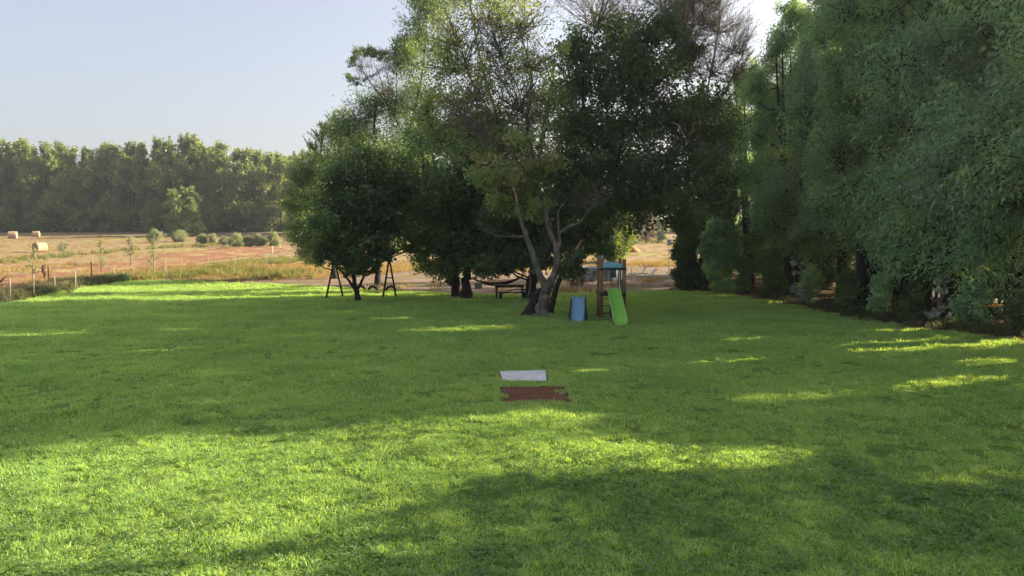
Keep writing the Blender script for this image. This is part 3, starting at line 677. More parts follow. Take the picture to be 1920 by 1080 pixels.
# swing set with one seat, a row of half buried tyres behind
A = G(627, 560); Bq = G(730, 560)
t = thing('swing_set', A, 'dark brown timber A frame swing under the small leaning tree', 'swing set')
H = 2.15; d = Bq - A
for (o_, dd) in ((Vector((0, 0, 0)), 1), (d, .8)):
    for sx, sy in ((-.40 * dd, -.25), (.38 * dd, .45)):
        MB().tube([o_ + Vector((sx, sy, -.05)), o_ + Vector((0, .1, H))], [.05, .045], 10).build('leg', M['wood_dark'], t, smooth_=True)
    MB().tube([o_ + Vector((-.2 * dd, -.08, 1.1)), o_ + Vector((.2 * dd, .25, 1.1))], .03, 8).build('tie_bar', M['wood_dark'], t)
MB().tube([Vector((-.15, .1, H)), d + Vector((.15, .1, H))], .055, 10).build('top_bar', M['wood_dark'], t, smooth_=True)
sw = MB().box((.62, .1, .52), (.52, .20, .035)).build('seat', M['rubber'], t, bevel=.01)
for x in (.38, .86): MB().tube([(x, .1, .52), (x, .1, H)], .009, 5).build('rope', M['rope'], t)
def tyre(px, py, wpx, label, rotz):
    b = G(px, py); b.z += .10; R = wpx / 2 * b.y / F * 1.12
    t = thing('half_tyre', b, label, 'tyre', 'half buried tyres under the swing', rotz)
    mb = MB(); rows = []
    for k in range(25):
        a = math.pi * k / 24; c, s_ = math.cos(a), math.sin(a); ring = []
        for j in range(10):
            q = j / 9 * math.pi * 2; rr = R - .07 + .065 * math.cos(q); ring.append((rr * c, .085 * math.sin(q) * (1 if abs(math.sin(q)) < .9 else .95), rr * s_ - .05))
        rows.append(ring)
    mb.grid(rows); mb.build('tread', M['rubber'], t, smooth_=True)
    for k in range(12):
        a = math.pi * (k + .5) / 12; m = Matrix.Rotation(-(a - math.pi / 2), 3, 'Y')
        MB().box((R * math.cos(a), 0, R * math.sin(a) - .05), (.05, .15, .018), m).build('tread_block', M['rubber'], t)
tyre(676, 547, 19, 'black half buried tyre behind the slim forked trunk', .2)
tyre(699, 547, 18, 'black half buried tyre in the middle of the three', 0)
tyre(733, 547, 19, 'black half buried tyre between the legs of the right A frame', -.1)
def mound(px, py, wpx, h, label, mat, name='soil_mound'):
    b = G(px, py); R = wpx / 2 * b.y / F; r = random.Random(px); rows = []
    for k in range(7):
        q = k / 6; rows.append([(R * (1 - q) * math.cos(a) * r.uniform(.85, 1.1) + 0, R * .7 * (1 - q) * math.sin(a) * r.uniform(.85, 1.1), h * math.sin(q * math.pi / 2) * r.uniform(.85, 1.1) - .03) for a in np.linspace(0, 6.283, 17)])
        rows[-1][-1] = rows[-1][0]
    tag(MB().grid(rows).build(name, M[mat], None, b, smooth_=True), label, 'mound')
mound(708, 553, 24, .22, 'small reddish earth mound under the swing', 'metal_rust')

# picnic table and bench
b = G(957, 562)
t = thing('picnic_table', b, 'dark weathered wooden picnic table beyond the pale trunk', 'picnic table'); K = b.y / F
for k in range(5): MB().box((-.05, -.1 + k * .16, .75), (1.65, .15, .04)).build('top_plank', M['wood_dark'], t, bevel=.004)
for x in (-.72, .62):
    for y in (-.05, .5): MB().box((x, y, .36), (.09, .09, .73)).build('leg', M['wood_dark'], t, bevel=.004)
MB().box((-.05, -.12, .68), (1.5, .03, .09)).build('apron', M['wood_dark'], t)
t = thing('bench', (b.x + .12, b.y - .62, b.z), 'low dark wooden bench in front of the picnic table', 'bench')
for k in range(2): MB().box((0, k * .15, .42), (1.6, .14, .045)).build('seat_plank', M['wood_dark'], t, bevel=.004)
for x in (-.62, .62): MB().box((x, .07, .20), (.16, .22, .40)).build('leg', M['wood_dark'], t, bevel=.004)
# hammock and box
a, c = P(879, 519, 41.5), P(990, 512, 40.5)
t = thing('hammock', (a.x, a.y, 0), 'dark red cloth hammock slung between the dark trunks', 'hammock')
rows = []
for u in np.linspace(0, 1, 17):
    p = a.lerp(c, u); p -= Vector((a.x, a.y, 0)); sag = .62 * math.sin(math.pi * u) ** .9; wv = .05 + .42 * math.sin(math.pi * u)
    rows.append([(p.x, p.y + wv * v, p.z - sag + .20 * abs(v) ** 2 * math.sin(math.pi * u)) for v in np.linspace(-1, 1, 9)])
o = MB().grid(rows).build('cloth', M['red_cloth'], t, smooth_=True); o.modifiers.new('t', 'SOLIDIFY').thickness = .01
for (p, q) in ((a, a + Vector((-.3, .0, .25))), (c, c + Vector((.35, 0, .3)))):
    MB().tube([p - Vector((a.x, a.y, 0)), q - Vector((a.x, a.y, 0))], .012, 6).build('rope', M['rope'], t)
b = G(897, 541); t = thing('storage_box', b, 'small grey green box standing under the hammock', 'box')
MB().box((0, 0, .17), (.48, .35, .34)).build('body', M['grey_box'], t, bevel=.01); MB().box((0, 0, .365), (.52, .39, .045)).build('cover', M['grey_box'], t, bevel=.01)

# dark stump beside the pale trunk, pale dead limb
b = G(992, 594)
r = random.Random(4); rows = []
for k in range(12):
    q = k / 11; cx = .02 + .32 * q; cz = 1.0 * q - .05; R = .36 * (1 - q) ** 1.4 + .11; row = []
    for a_ in np.linspace(0, 6.283, 19):
        f = 1 + .22 * math.sin(a_ * 3 + 1 + q * 2) * (1 - q) + r.uniform(-.04, .04); row.append((cx + R * 1.15 * f * math.cos(a_), R * .8 * f * math.sin(a_), cz + .05 * math.sin(a_ * 2) * q))
    row[-1] = row[0]; rows.append(row)
t = thing('tree_stump', b, 'black flared tree stump leaning against the pale trunk', 'stump')
MB().grid(rows).build('stump_base', M['bark_dark'], t, smooth_=True)
rows = []
for k in range(7):
    q = k / 6; row = [(.30 + .30 * q + .26 * math.cos(a_) * (1 - .2 * q) * (1 + .1 * math.sin(3 * a_)), .05 + .2 * math.sin(a_), .86 + .28 * q) for a_ in np.linspace(0, 6.283, 15)]; row[-1] = row[0]; rows.append(row)
mb = MB().grid(rows); mb.add(rows[-1][:-1], [tuple(range(14))]); mb.build('burl', M['bark_dark'], t, smooth_=True)
def limb_thing(name, px, Y, rad, label, cat, mat='twig_pale'):
    pts = [P(x, y, Y + dy) for x, y, dy in px]; b = pts[0].copy()
    t = thing(name, (b.x, b.y, b.z), label, cat)
    for k, (off, sc_) in enumerate(((Vector((0, 0, 0)), 1), (Vector((.03, -.1, -.1)), .6))):
        q = [((p - b) * (1 if k == 0 else .7)) + off * (i / len(pts)) for i, p in enumerate(pts)]
        MB().tube(q, np.linspace(rad, rad * .4, len(q)) * sc_, 7).build('limb', M[mat], t, smooth_=True)
limb_thing('dead_limb', [(1003, 566, 0), (996, 561, -.1), (988, 560, -.2), (980, 561, -.3), (974, 565, -.4), (969, 570, -.4)], 29.4, .035, 'pale curved dead limb jutting left above the black stump', 'dead limb')
limb_thing('dead_limb', [(1000, 549, 0), (985, 543, .1), (968, 542, .2), (952, 546, .3), (940, 552, .4)], 33, .04, 'dark arched dead limb crossing in front of the picnic table', 'dead limb', 'bark_dark')
limb_thing('hanging_vine', [(990, 556, 0), (993, 545, 0), (995, 530, .1), (993, 510, .2), (996, 490, .2), (1003, 470, .3)], 31.5, .03, 'pale vine hanging down left of the pale trunk', 'vine')
limb_thing('hanging_vine', [(1001, 540, 0), (1009, 525, 0), (1013, 508, .1), (1006, 490, .2), (1001, 470, .2)], 33, .03, 'dark vine looping between the two trunks', 'vine', 'bark_dark')

# ------------------------------------------------------------------ things behind the tower
b = G(1127, 524); R = 1.75
t = thing('garden_pool', b, 'round pale grey above ground pool partly hidden by the tower', 'pool')
rows = [[(R * math.cos(a), R * math.sin(a), z) for a in np.linspace(0, 6.283, 49)] for z in (0, .3, .6, .9)]
MB().grid(rows).build('wall', M['pool_wall'], t, smooth_=True)
MB().tube([(R * math.cos(a), R * math.sin(a), .91) for a in np.linspace(0, 6.283, 49)], .05, 8, False).build('rim', M['white_plastic'], t, smooth_=True)
mb = MB(); mb.add([(R * .98 * math.cos(a), R * .98 * math.sin(a), .78) for a in np.linspace(0, 6.2, 40)], [tuple(range(40))]); mb.build('water', M['water'], t)
def fold_chair(px, py, label, mat, rz, s=1.0):
    b = G(px, py); t = thing('garden_chair', b, label, 'chair', None, rz); t.scale = (s, s, s)
    for k in range(4): MB().box((0, -.18 + .1 * k, .45), (.44, .08, .02)).build('seat_slat', M[mat], t)
    tilt = Matrix.Rotation(math.radians(-14), 3, 'X')
    for k in range(4): MB().box((0, .24 + .03 * k, .56 + .1 * k), (.44, .02, .075), tilt).build('back_slat', M[mat], t)
    for x in (-.23, .23):
        MB().bar((x, -.25, 0), (x, .33, .95), .025).build('leg', M[mat], t)
        MB().bar((x, .30, 0), (x, -.22, .46), .025).build('leg', M[mat], t)
        MB().box((x, .02, .66), (.04, .46, .025)).build('armrest', M[mat], t)
fold_chair(1110, 532, 'dark slatted folding chair left of the tower posts', 'black_metal', .9)
def table(px, py, wd, dp, h, label, mat):
    b = G(px, py); t = thing('garden_table', b, label, 'table')
    MB().box((0, dp / 2, h), (wd, dp, .04)).build('table_top', M[mat], t, bevel=.005)
    for x in (-wd / 2 + .06, wd / 2 - .06):
        for y in (.06, dp - .06): MB().bar((x, y, 0), (x, y, h - .02), .04).build('leg', M[mat], t)
table(1126, 529, 1.0, .8, .74, 'dark metal garden table seen between the tower posts', 'black_metal')
def plastic_chair(px, py, label, mat, rz):
    b = G(px, py); t = thing('garden_chair', b, label, 'chair', None, rz)
    MB().box((0, 0, .43), (.46, .46, .04)).build('seat', M[mat], t, bevel=.012)
    rows = [[(.24 * u * (1 - .15 * v), .20 + .10 * v - .05 * (1 - u * u), .44 + .5 * v) for u in np.linspace(-1, 1, 7)] for v in np.linspace(0, 1, 6)]
    o = MB().grid(rows).build('backrest', M[mat], t, smooth_=True); o.modifiers.new('t', 'SOLIDIFY').thickness = .02
    for x in (-.2, .2):
        for y in (-.2, .2): MB().bar((x * 1.15, y * 1.15, 0), (x, y, .43), .04).build('leg', M[mat], t)
        MB().tube([(x * 1.2, -.2, .45), (x * 1.2, -.2, .64), (x * 1.2, .22, .66)], .02, 6).build('armrest', M[mat], t)
plastic_chair(1151, 531, 'slate blue plastic chair standing under the tower roof, beside the pole', 'chair_teal', 2.8)
plastic_chair(1140, 526, 'dark chair tucked behind the garden table', 'black_metal', 3.4)
def lounger(px, py, label, s, rz, back):
    b = G(px, py); t = thing('sun_lounger', b, label, 'sun lounger', None, rz); t.scale = (s, s, s)
    for y in (-.28, .28): MB().box((0, y, .28), (1.75, .04, .06)).build('side_rail', M['white_plastic'], t, bevel=.005)
    for k in range(8): MB().box((-.82 + k * .15, 0, .31), (.12, .52, .02)).build('seat_slat', M['white_plastic'], t)
    a = math.radians(back); m = Matrix.Rotation(-a, 3, 'Y')
    for k in range(6): q = .08 + k * .115; MB().box((.32 + q * math.cos(a), 0, .31 + q * math.sin(a)), (.105, .52, .02), m).build('back_slat', M['white_plastic'], t)
    for y in (-.28, .28): MB().bar((.32, y, .31), (.32 + .74 * math.cos(a), y, .31 + .74 * math.sin(a)), .035).build('back_rail', M['white_plastic'], t)
    for x in (-.7, .6):
        for y in (-.26, .26): MB().bar((x, y, 0), (x, y, .28), .05).build('leg', M['white_plastic'], t)
lounger(1212, 524, 'white sun lounger with raised backrest, nearest the thin pole', .95, .12, 50)
lounger(1197, 519, 'white sun lounger with raised backrest, behind and left of the nearer one', .9, .05, 60)
table(1180, 513, .55, .5, .55, 'small white side table right of the tower posts', 'white_plastic')
b = G(1131, 520); t = thing('closed_parasol', b, 'closed pale grey parasol rising behind the tower left post', 'parasol')
MB().tube([(0, 0, 0), (0, 0, 2.3)], .025, 8).build('pole', M['white_paint'], t)
rows = [[(r_ * (1 + .25 * math.sin(a * 4)) * math.cos(a), r_ * (1 + .25 * math.sin(a * 4)) * math.sin(a), z) for a in np.linspace(0, 6.283, 25)] for r_, z in ((.13, 1.15), (.15, 1.5), (.12, 1.9), (.06, 2.25), (.015, 2.38))]
MB().grid(rows).build('folded_canopy', M['pool_wall'], t, smooth_=True)
b = G(1254, 513); t = thing('post_box', b, 'white box mounted on a thin grey pole at the end of the tall trees', 'pole box'); K = b.y / F
MB().tube([(0, 0, 0), (0, 0, 2.45)], .03, 8).build('pole', M['rope'], t, smooth_=True)
MB().box((0, -.02, 2.62), (.38, .2, .5)).build('body', M['white_paint'], t, bevel=.01); MB().box((.04, -.125, 2.76), (.07, .012, .07)).build('window', M['black_metal'], t)
MB().tube([(-.12, 0, 2.85), (-.12, 0, 3.05)], .012, 6).build('aerial', M['rope'], t)
b = G(1188, 473); t = thing('log_pile', b, 'small pile of sunlit orange logs on the dry slope', 'log pile')
r = random.Random(8)
for k, (x, z) in enumerate(((-.5, .12), (-.2, .12), (.1, .12), (.4, .12), (-.35, .36), (-.05, .36), (.25, .36), (-.1, .6))):
    MB().tube([(x - .5 + r.uniform(-.1, .1), -.2, z), (x + .5, .3 + r.uniform(-.2, .2), z + r.uniform(-.03, .05))], .12, 8).build('log', M['orange_wood'], t, smooth_=True)
tree('dry_shrub', G(1083, 546), [([(0, 0, -.05), (0, 0, .35)], .03, .02)],
     [(x, y, z, .42, .4, .4, .25, 'bush') for x, y, z in ((-.35, 0, .7), (.3, .1, .75), (0, .2, 1.0), (-.1, -.2, .55), (.35, -.1, .5), (-.45, .1, .45))], 'bush', 5,
     'small dry reddish twiggy shrub right of the pale trunk', 'shrub', leaf='leaf_dry', bark='metal_rust', twigs=60, twig_r=.006)

# ------------------------------------------------------------------ field: bales, fence, saplings
def bale(px, py, wpx, label, rz, s=1.0):
    b = G(px, py); R = .62 * s; Lb = 1.2 * s; t = thing('hay_bale', (b.x, b.y, b.z + R - .05), label, 'hay bale', 'hay bales on the stubble field', rz)
    r = random.Random(px); rows = []
    for x in np.linspace(-Lb / 2, Lb / 2, 15):
        e = 1 - .04 * (abs(x) / (Lb / 2)) ** 6 + .012 * math.sin(x * 40); rows.append([(x, R * e * (1 + .015 * r.uniform(-1, 1)) * math.cos(a), R * e * math.sin(a)) for a in np.linspace(0, 6.283, 33)])
    MB().grid(rows).build('wrap', M['hay'], t, smooth_=True)
    for sx in (-1, 1):
        rows = []
        for k in range(9):
            q = 1 - k / 8; rows.append([(sx * (Lb / 2 + (.03 if k % 2 else -.005) * (0 < k < 8)), R * .965 * q * math.cos(a), R * .965 * q * math.sin(a)) for a in np.linspace(0, 6.283, 33)])
        MB().grid(rows).build('end_face', M['hay'], t, smooth_=True)
bale(24, 447, 28, 'round hay bale at the far left with its dark end towards the left', .35, 1.12)
bale(68, 444, 24, 'round hay bale farthest back, small, near the dark tree line', .3, .95)
bale(75, 473, 30, 'round hay bale nearest the fence, end face turned to the camera', 1.15, 1.1)

t = thing('wire_fence', G(20, 572), 'low wire fence with thin pale posts along the left lawn edge', 'fence')
fb = [(-60, 592, 1.3, 'wood_pale'), (20, 571, 1.25, 'wood_pale'), (64, 560, 1.3, 'wood_pale'), (103, 548, 1.0, 'wood_pale'), (142, 544, 1.2, 'wood_pale'), (172, 532, 1.55, 'metal_rust'), (215, 526, 1.1, 'wood_pale'), (250, 522, 1.0, 'wood_pale'),
      (290, 516, 1.2, 'wood_pale'), (311, 513, 1.3, 'wood_pale'), (341, 510, 1.3, 'wood_pale'), (391, 506, 1.2, 'wood_pale'), (441, 503, 1.2, 'wood_pale'), (500, 500, 1.2, 'wood_pale')]
bp = [G(p[0], p[1]) for p in fb]; o0 = t.location.copy()
for p, q in zip(bp, fb): MB().tube([p - o0 + Vector((0, 0, -.1)), p - o0 + Vector((.01, 0, q[2]))], .028 if q[3] != 'metal_rust' else .04, 8).build('post', M[q[3]], t)
for f in (.15, .35, .55, .75, .95):
    mb = MB()
    for k in range(len(bp) - 1):
        a, c = bp[k] - o0, bp[k + 1] - o0; ha, hc = min(fb[k][2], 1.25) * f, min(fb[k + 1][2], 1.25) * f
        m = (a + c) / 2 + Vector((0, 0, (ha + hc) / 2 - .02)); mb.tube([a + Vector((0, 0, ha)), m, c + Vector((0, 0, hc))], .0035, 3, False)
    mb.build('wire', M['rope'], t)
b = G(88, 541); t = thing('rusty_stake', b, 'pointed rusty iron stake standing behind the fence', 'stake'); MB().tube([(.12, 0, 0), (.14, 0, .9), (.12, 0, 1.55)], [.06, .055, .012], 8).build('shaft', M['metal_rust'], t)
b = G(84, 541); t = thing('dry_dock_plant', b, 'rust coloured dry dock stem beside the pointed stake', 'plant')
r = random.Random(2)
MB().tube([(0, 0, 0), (0, 0, .7), (-.1, 0, 1.5)], [.02, .018, .01], 6).build('stem', M['metal_rust'], t)
for k in range(16):
    z = .75 + .045 * k; a = r.uniform(0, 6.28); MB().tube([(-.02 - .006 * k, 0, z), (.10 * math.cos(a) - .03, .10 * math.sin(a), z + .1), (.11 * math.cos(a) - .04, .11 * math.sin(a), z + .2)], [.03, .035, .006], 5).build('seed_head', M['metal_rust'], t)
t = thing('fallen_branch', G(2, 553), 'dark dead branch poking out above the weeds at the left edge', 'branch')
MB().tube([(-.6, 0, .25), (-.1, 0, .7), (.3, 0, 1.05)], [.05, .045, .03], 8).build('limb', M['bark_dark'], t); MB().tube([(-.1, 0, .7), (.1, .1, .8), (.35, .1, .82)], [.03, .02, .012], 6).build('limb', M['bark_dark'], t)
for k, (px, py, h, lab) in enumerate(((511, 474, .9, 'white marker stake in the dry grass, taller of two'), (525, 466, .6, 'white marker stake in the dry grass, shorter of two'))):
    t = thing('marker_stake', G(px, py), lab, 'stake'); MB().tube([(0, 0, 0), (0, 0, h)], [.05, .05], 8).build('shaft', M['white_paint'], t)

def bush(px, py, hpx, wpx, label, leaf, seed, name='young_tree', cat='young tree', st='bush', group=None, stem=.25, dens=1, twigs=34, mass=1.0, dY=0):
    b = G(px, py); k = b.y / F; H_ = hpx * k; W_ = wpx * k; r = random.Random(seed); bl = []
    n = max(5, int(9 * mass))
    for i in range(n):
        f = stem + (1 - stem) * (i + .5) / n; e = W_ / 2 * math.sin(math.pi * min(.95, .15 + .8 * (f - stem) / (1 - stem))) ** .6
        a = r.random() * 6.28; q = e * .65 * math.sqrt(r.random()); rr = W_ * .22 * r.uniform(.8, 1.2)
        bl.append((q * math.cos(a), q * math.sin(a), H_ * f - rr * .3, rr, rr, rr, dens, None))
    return tree(name, b, [([(0, 0, -.05), (r.uniform(-.05, .05), 0, H_ * .45), (r.uniform(-.1, .1), 0, H_ * .85)], max(.02, H_ * .018), .012)], bl, st, seed, label, cat, leaf=leaf, bark='twig_grey',
                group=group, twigs=min(60, twigs / max(.3, W_ * .22)), twig_r=.006, br_r=.02)
bush(62, 522, 58, 26, 'thin wispy sapling in front of the nearest hay bale', 'leaf_silver', 201, dens=.32)
bush(122, 480, 28, 34, 'small spreading sapling right of the nearest hay bale', 'leaf_silver', 202, dens=.32)
bush(190, 512, 66, 24, 'tall wispy sapling standing in the red ploughed strip', 'leaf_silver', 203, dens=.32)
bush(245, 497, 54, 36, 'green topped sapling on a dark stem, right edge of the red strip', 'leaf_silver', 204, stem=.4, dens=.32)
bush(289, 512, 68, 30, 'pale tall sapling between the fence and the tree line', 'leaf_silver', 205, dens=.32)
for k, (px, py, h, w_, lab) in enumerate(((292, 455, 22, 26, 'pale olive bush at the left end of the low row'), (340, 453, 20, 26, 'rounded pale olive bush standing a little apart, second in the low row'),
        (378, 457, 16, 20, 'low pale olive bush just right of the gap in the row'), (401, 457, 17, 18, 'small pale olive bush, fourth in the low row'), (421, 459, 14, 16, 'smallest pale olive bush in the low row'),
        (444, 462, 22, 28, 'broad pale olive bush in the middle of the dense part of the row'), (466, 463, 20, 22, 'pale olive bush right of the broadest one'),
        (486, 463, 23, 24, 'pale olive bush, last but one at the right end of the row'), (511, 463, 27, 26, 'tallest pale olive bush at the right end of the low row'))):
    bush(px, py, h, w_ * 1.35, lab, 'leaf_silver', 210 + k, name='olive_bush', cat='bush', st='bigbush', stem=.12, group='low row of pale olive bushes', dens=1.6, mass=1.4, twigs=50)
bush(226, 529, 12, 38, 'low dark leafed bramble at the corner of the lawn', 'leaf_mid', 231, name='bramble', cat='bramble', stem=.1, dens=1.2)

# ------------------------------------------------------------------ the central group of trees
def blob_list(base, Y, items, seed, jy=1.6, dens=1.0, st=None, pxs=1.0):
    """items: (px, py, radius px[, density[, style]]) seen from the camera, spread in depth about Y"""
    r = random.Random(seed); out = []
    for it in items:
        px, py, rp = it[:3]; d = it[3] if len(it) > 3 else dens; s = it[4] if len(it) > 4 else st
        y = Y + r.uniform(-jy, jy); p = P(px, py, y) - base; R = rp * pxs * 1.18 * y / F
        out.append((p.x, p.y, p.z, R, R * 1.1, R * .85, d, s))
    return out
def limb_list(base, Y, limbs):
    out = []
    for pts, r0, r1 in limbs:
        q = []
        for p in pts:
            if len(p) == 3 and isinstance(p[2], str): q.append(tuple(p[:2]))
            v = P(p[0], p[1], Y + (p[2] if len(p) > 2 else 0)) - base; q.append(tuple(v))
        out.append((q, r0, r1))
    return out
# pale forked tree in front
b = G(1015, 597); YA = b.y
L_ = limb_list(b, YA, [([(1014, 601), (1017, 580), (1022, 552), (1032, 530)], .215, .19),
    ([(1026, 545), (1014, 520), (1003, 490), (990, 450), (976, 410), (966, 380), (974, 345, .5), (979, 322, 1)], .15, .045),
    ([(1030, 535), (1040, 515), (1046, 490), (1042, 460), (1030, 430, .6), (1022, 395, 1), (1008, 350, 1.4), (1000, 290, 2), (985, 220, 2)], .165, .05),
    ([(1046, 480), (1050, 450), (1047, 425), (1046, 395), (1060, 380)], .09, .03),
    ([(1048, 438), (1065, 425), (1088, 418), (1105, 392), (1125, 380)], .07, .03),
    ([(968, 385), (960, 350, -.4), (930, 320, -.8), (905, 305, -1)], .08, .03),
    ([(975, 345), (985, 320), (975, 300), (950, 322), (935, 318)], .07, .025),
    ([(976, 320, 1), (950, 260, 1.5), (925, 200, 2), (905, 130, 2.2), (890, 60, 2.2), (880, 0, 2)], .09, .03),
    ([(985, 235, 2), (1000, 160, 1.6), (985, 90, 1.2), (960, 20, 1)], .07, .025)])
A = blob_list(b, YA, [(855, 60, 58, 0.32), (915, 35, 62, 0.32), (985, 45, 58, 0.32), (1020, 110, 45, 0.37), (835, 125, 52, 0.47), (885, 150, 60, 0.56), (950, 120, 62, 0.37), (1005, 190, 48, 0.68), (850, 205, 55, 0.82), (925, 225, 60, 0.95), (985, 265, 48, 0.95),
    (880, 275, 52, 0.95), (935, 300, 50, 1.04), (985, 330, 46, 1.04), (1020, 300, 38, 1.04), (905, 335, 38, 0.82), (950, 370, 34, 0.95), (1000, 395, 34, 1.04), (820, 260, 42, 0.68), (800, 200, 40, 0.68), (960, -40, 70, 0.47), (870, -50, 70, 0.47),
    (930, 280, 50, 0, 'bare'), (890, 220, 60, 0, 'bare'), (960, 200, 60, 0, 'bare'), (1000, 240, 50, 0, 'bare'), (930, 80, 75, 0, 'bare'), (870, 110, 60, 0, 'bare'), (985, 130, 50, 0, 'bare'), (1095, 385, 32, 0, 'bare'), (1120, 372, 26, 0, 'bare'), (925, 350, 28, 0, 'bare'), (905, 430, 16, 0, 'bare')], 11, jy=1.8)
A += blob_list(b, YA - 2.0, [(x, y, r_, 0, 'bare') for x, y, r_ in ((905, 250, 30), (985, 240, 30), (950, 290, 26), (1010, 290, 24), (860, 240, 26))], 21, jy=1.0)
tree('forked_tree', b, L_, A, 'fine', 301, 'tall tree with pale forked trunk and thin olive twiggy crown, nearest the camera', 'tree', leaf='leaf_olive', bark='bark_pale', twig='twig_grey', twigs=22, twig_r=.015, br_r=.05)
# dark leaning tree behind it, crown to the right
b = G(1032, 588); YD = b.y
L_ = limb_list(b, YD, [([(1030, 590), (1037, 560), (1048, 525), (1066, 485, .5), (1095, 440, 1), (1130, 380, 2), (1160, 300, 2.5), (1180, 200, 3), (1185, 90, 3)], .13, .05),
    ([(1095, 440, 1), (1160, 385, 2), (1230, 320, 2.5), (1290, 240, 3), (1320, 150, 3)], .16, .05),
    ([(1130, 380, 2), (1110, 280, 2), (1090, 180, 2), (1100, 80, 2)], .13, .04),
    ([(1180, 365, 2), (1250, 345, 2), (1320, 330, 2.5)], .08, .03)])
R_ = blob_list(b, YD + 2, [(1085, 95, 48, 1.1), (1140, 70, 50, 1.1), (1110, 165, 62, 1.1), (1190, 95, 55, 1.1), (1240, 45, 45, 1.1), (1170, 160, 66, 1.1), (1240, 150, 60, 1), (1275, 95, 44, 1.1), (1075, 235, 48, 1), (1130, 245, 62, 1.3),
    (1200, 235, 66, 1.3), (1265, 220, 60, 1.1), (1320, 190, 52, 1.1), (1350, 245, 52, 1), (1085, 315, 56, 1.4), (1150, 325, 64, 1.4), (1215, 310, 64, 1.4), (1285, 300, 62, 1.3), (1345, 315, 55, 1.2), (1060, 385, 44, 1.4), (1110, 395, 55, 1.4),
    (1170, 385, 55, 1.4), (1235, 370, 50, 1.2), (1295, 365, 50, 1.2), (1350, 375, 46, 1.1), (1075, 450, 42, 1.4), (1115, 455, 38, 1.3), (1075, 495, 30, 1), (1290, 420, 36, 1),
    (1080, 30, 60, 0, 'bare'), (1140, 0, 70, 0, 'bare'), (1200, 20, 70, 0, 'bare'), (1250, 10, 60, 0, 'bare'), (1300, 80, 55, 0, 'bare'), (1230, 180, 50, 0, 'bare'), (1290, 270, 50, 0, 'bare')], 12, jy=2.4)
tree('leaning_tree', b, L_, R_, 'broad', 302, 'dark dense tree leaning right from behind the pale forked trunk', 'tree', leaf='leaf_dark', bark='bark_dark', twig='twig_grey', twigs=24, twig_r=.012, br_r=.06)
# thick dark trunk left of the stump
b = G(997, 566); YC = b.y
L_ = limb_list(b, YC, [([(996, 572), (996, 540), (1000, 500), (1005, 450), (1000, 380), (1010, 300), (1030, 200), (1040, 110)], .30, .07), ([(1003, 470), (975, 430), (950, 380), (930, 330)], .13, .04), ([(1005, 440), (1040, 380), (1060, 310), (1065, 240)], .13, .04)])
R_ = blob_list(b, YC, [(960, 400, 52, 1.3), (1010, 420, 50, 1.3), (985, 470, 42, 1.2), (945, 450, 42, 1.2), (1040, 380, 50, 1.2), (1050, 440, 42, 1.2), (1030, 480, 32, 1), (1045, 310, 50, 1.1), (1060, 240, 50, 1), (1040, 170, 48, .8), (1000, 330, 50, 1), (955, 490, 30, 1), (925, 495, 26, .9), (910, 500, 24, .8), (945, 505, 20, .8)], 13, jy=1.8)
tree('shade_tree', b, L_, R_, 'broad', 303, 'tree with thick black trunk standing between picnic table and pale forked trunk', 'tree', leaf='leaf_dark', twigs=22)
# black twin trunks
b = G(876, 562); YB = b.y
L_ = limb_list(b, YB, [([(876, 566), (873, 540), (876, 505), (884, 460), (900, 400), (905, 320), (890, 240)], .30, .07), ([(882, 470), (845, 420), (820, 360), (800, 300)], .15, .05), ([(890, 440), (930, 400), (960, 350)], .14, .05)])
R_ = blob_list(b, YB, [(850, 330, 52, 1.3), (905, 315, 52, 1.1), (950, 345, 46, 1.2), (870, 385, 58, 1.5), (925, 400, 54, 1.5), (965, 420, 40, 1.3), (840, 430, 50, 1.5), (890, 445, 54, 1.6), (935, 460, 42, 1.4), (860, 480, 42, 1.4), (900, 270, 46, .9), (850, 265, 46, .9), (820, 380, 44, 1.2), (900, 490, 32, 1.1), (915, 235, 42, .8)], 14, jy=1.9)
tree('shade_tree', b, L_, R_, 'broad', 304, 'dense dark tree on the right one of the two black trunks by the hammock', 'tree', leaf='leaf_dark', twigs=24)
b = G(853, 559)
L_ = limb_list(b, b.y, [([(853, 563), (856, 530), (850, 490), (835, 450), (815, 400), (795, 330), (790, 260)], .24, .06), ([(840, 465), (800, 475), (770, 468), (735, 482)], .08, .03)])
R_ = blob_list(b, b.y, [(800, 330, 52, 1), (820, 400, 50, 1.2), (785, 420, 50, 1.1), (835, 455, 42, 1.2), (800, 470, 34, .9), (830, 505, 28, .8), (805, 500, 26, .8), (850, 525, 18, .8), (780, 360, 46, 1), (760, 300, 50, .9), (810, 260, 50, .8), (775, 455, 30, .8)], 15, jy=1.6)
tree('shade_tree', b, L_, R_, 'broad', 305, 'dark tree on the left one of the two black trunks, limbs drooping towards the swing', 'tree', leaf='leaf_mid', twigs=20)
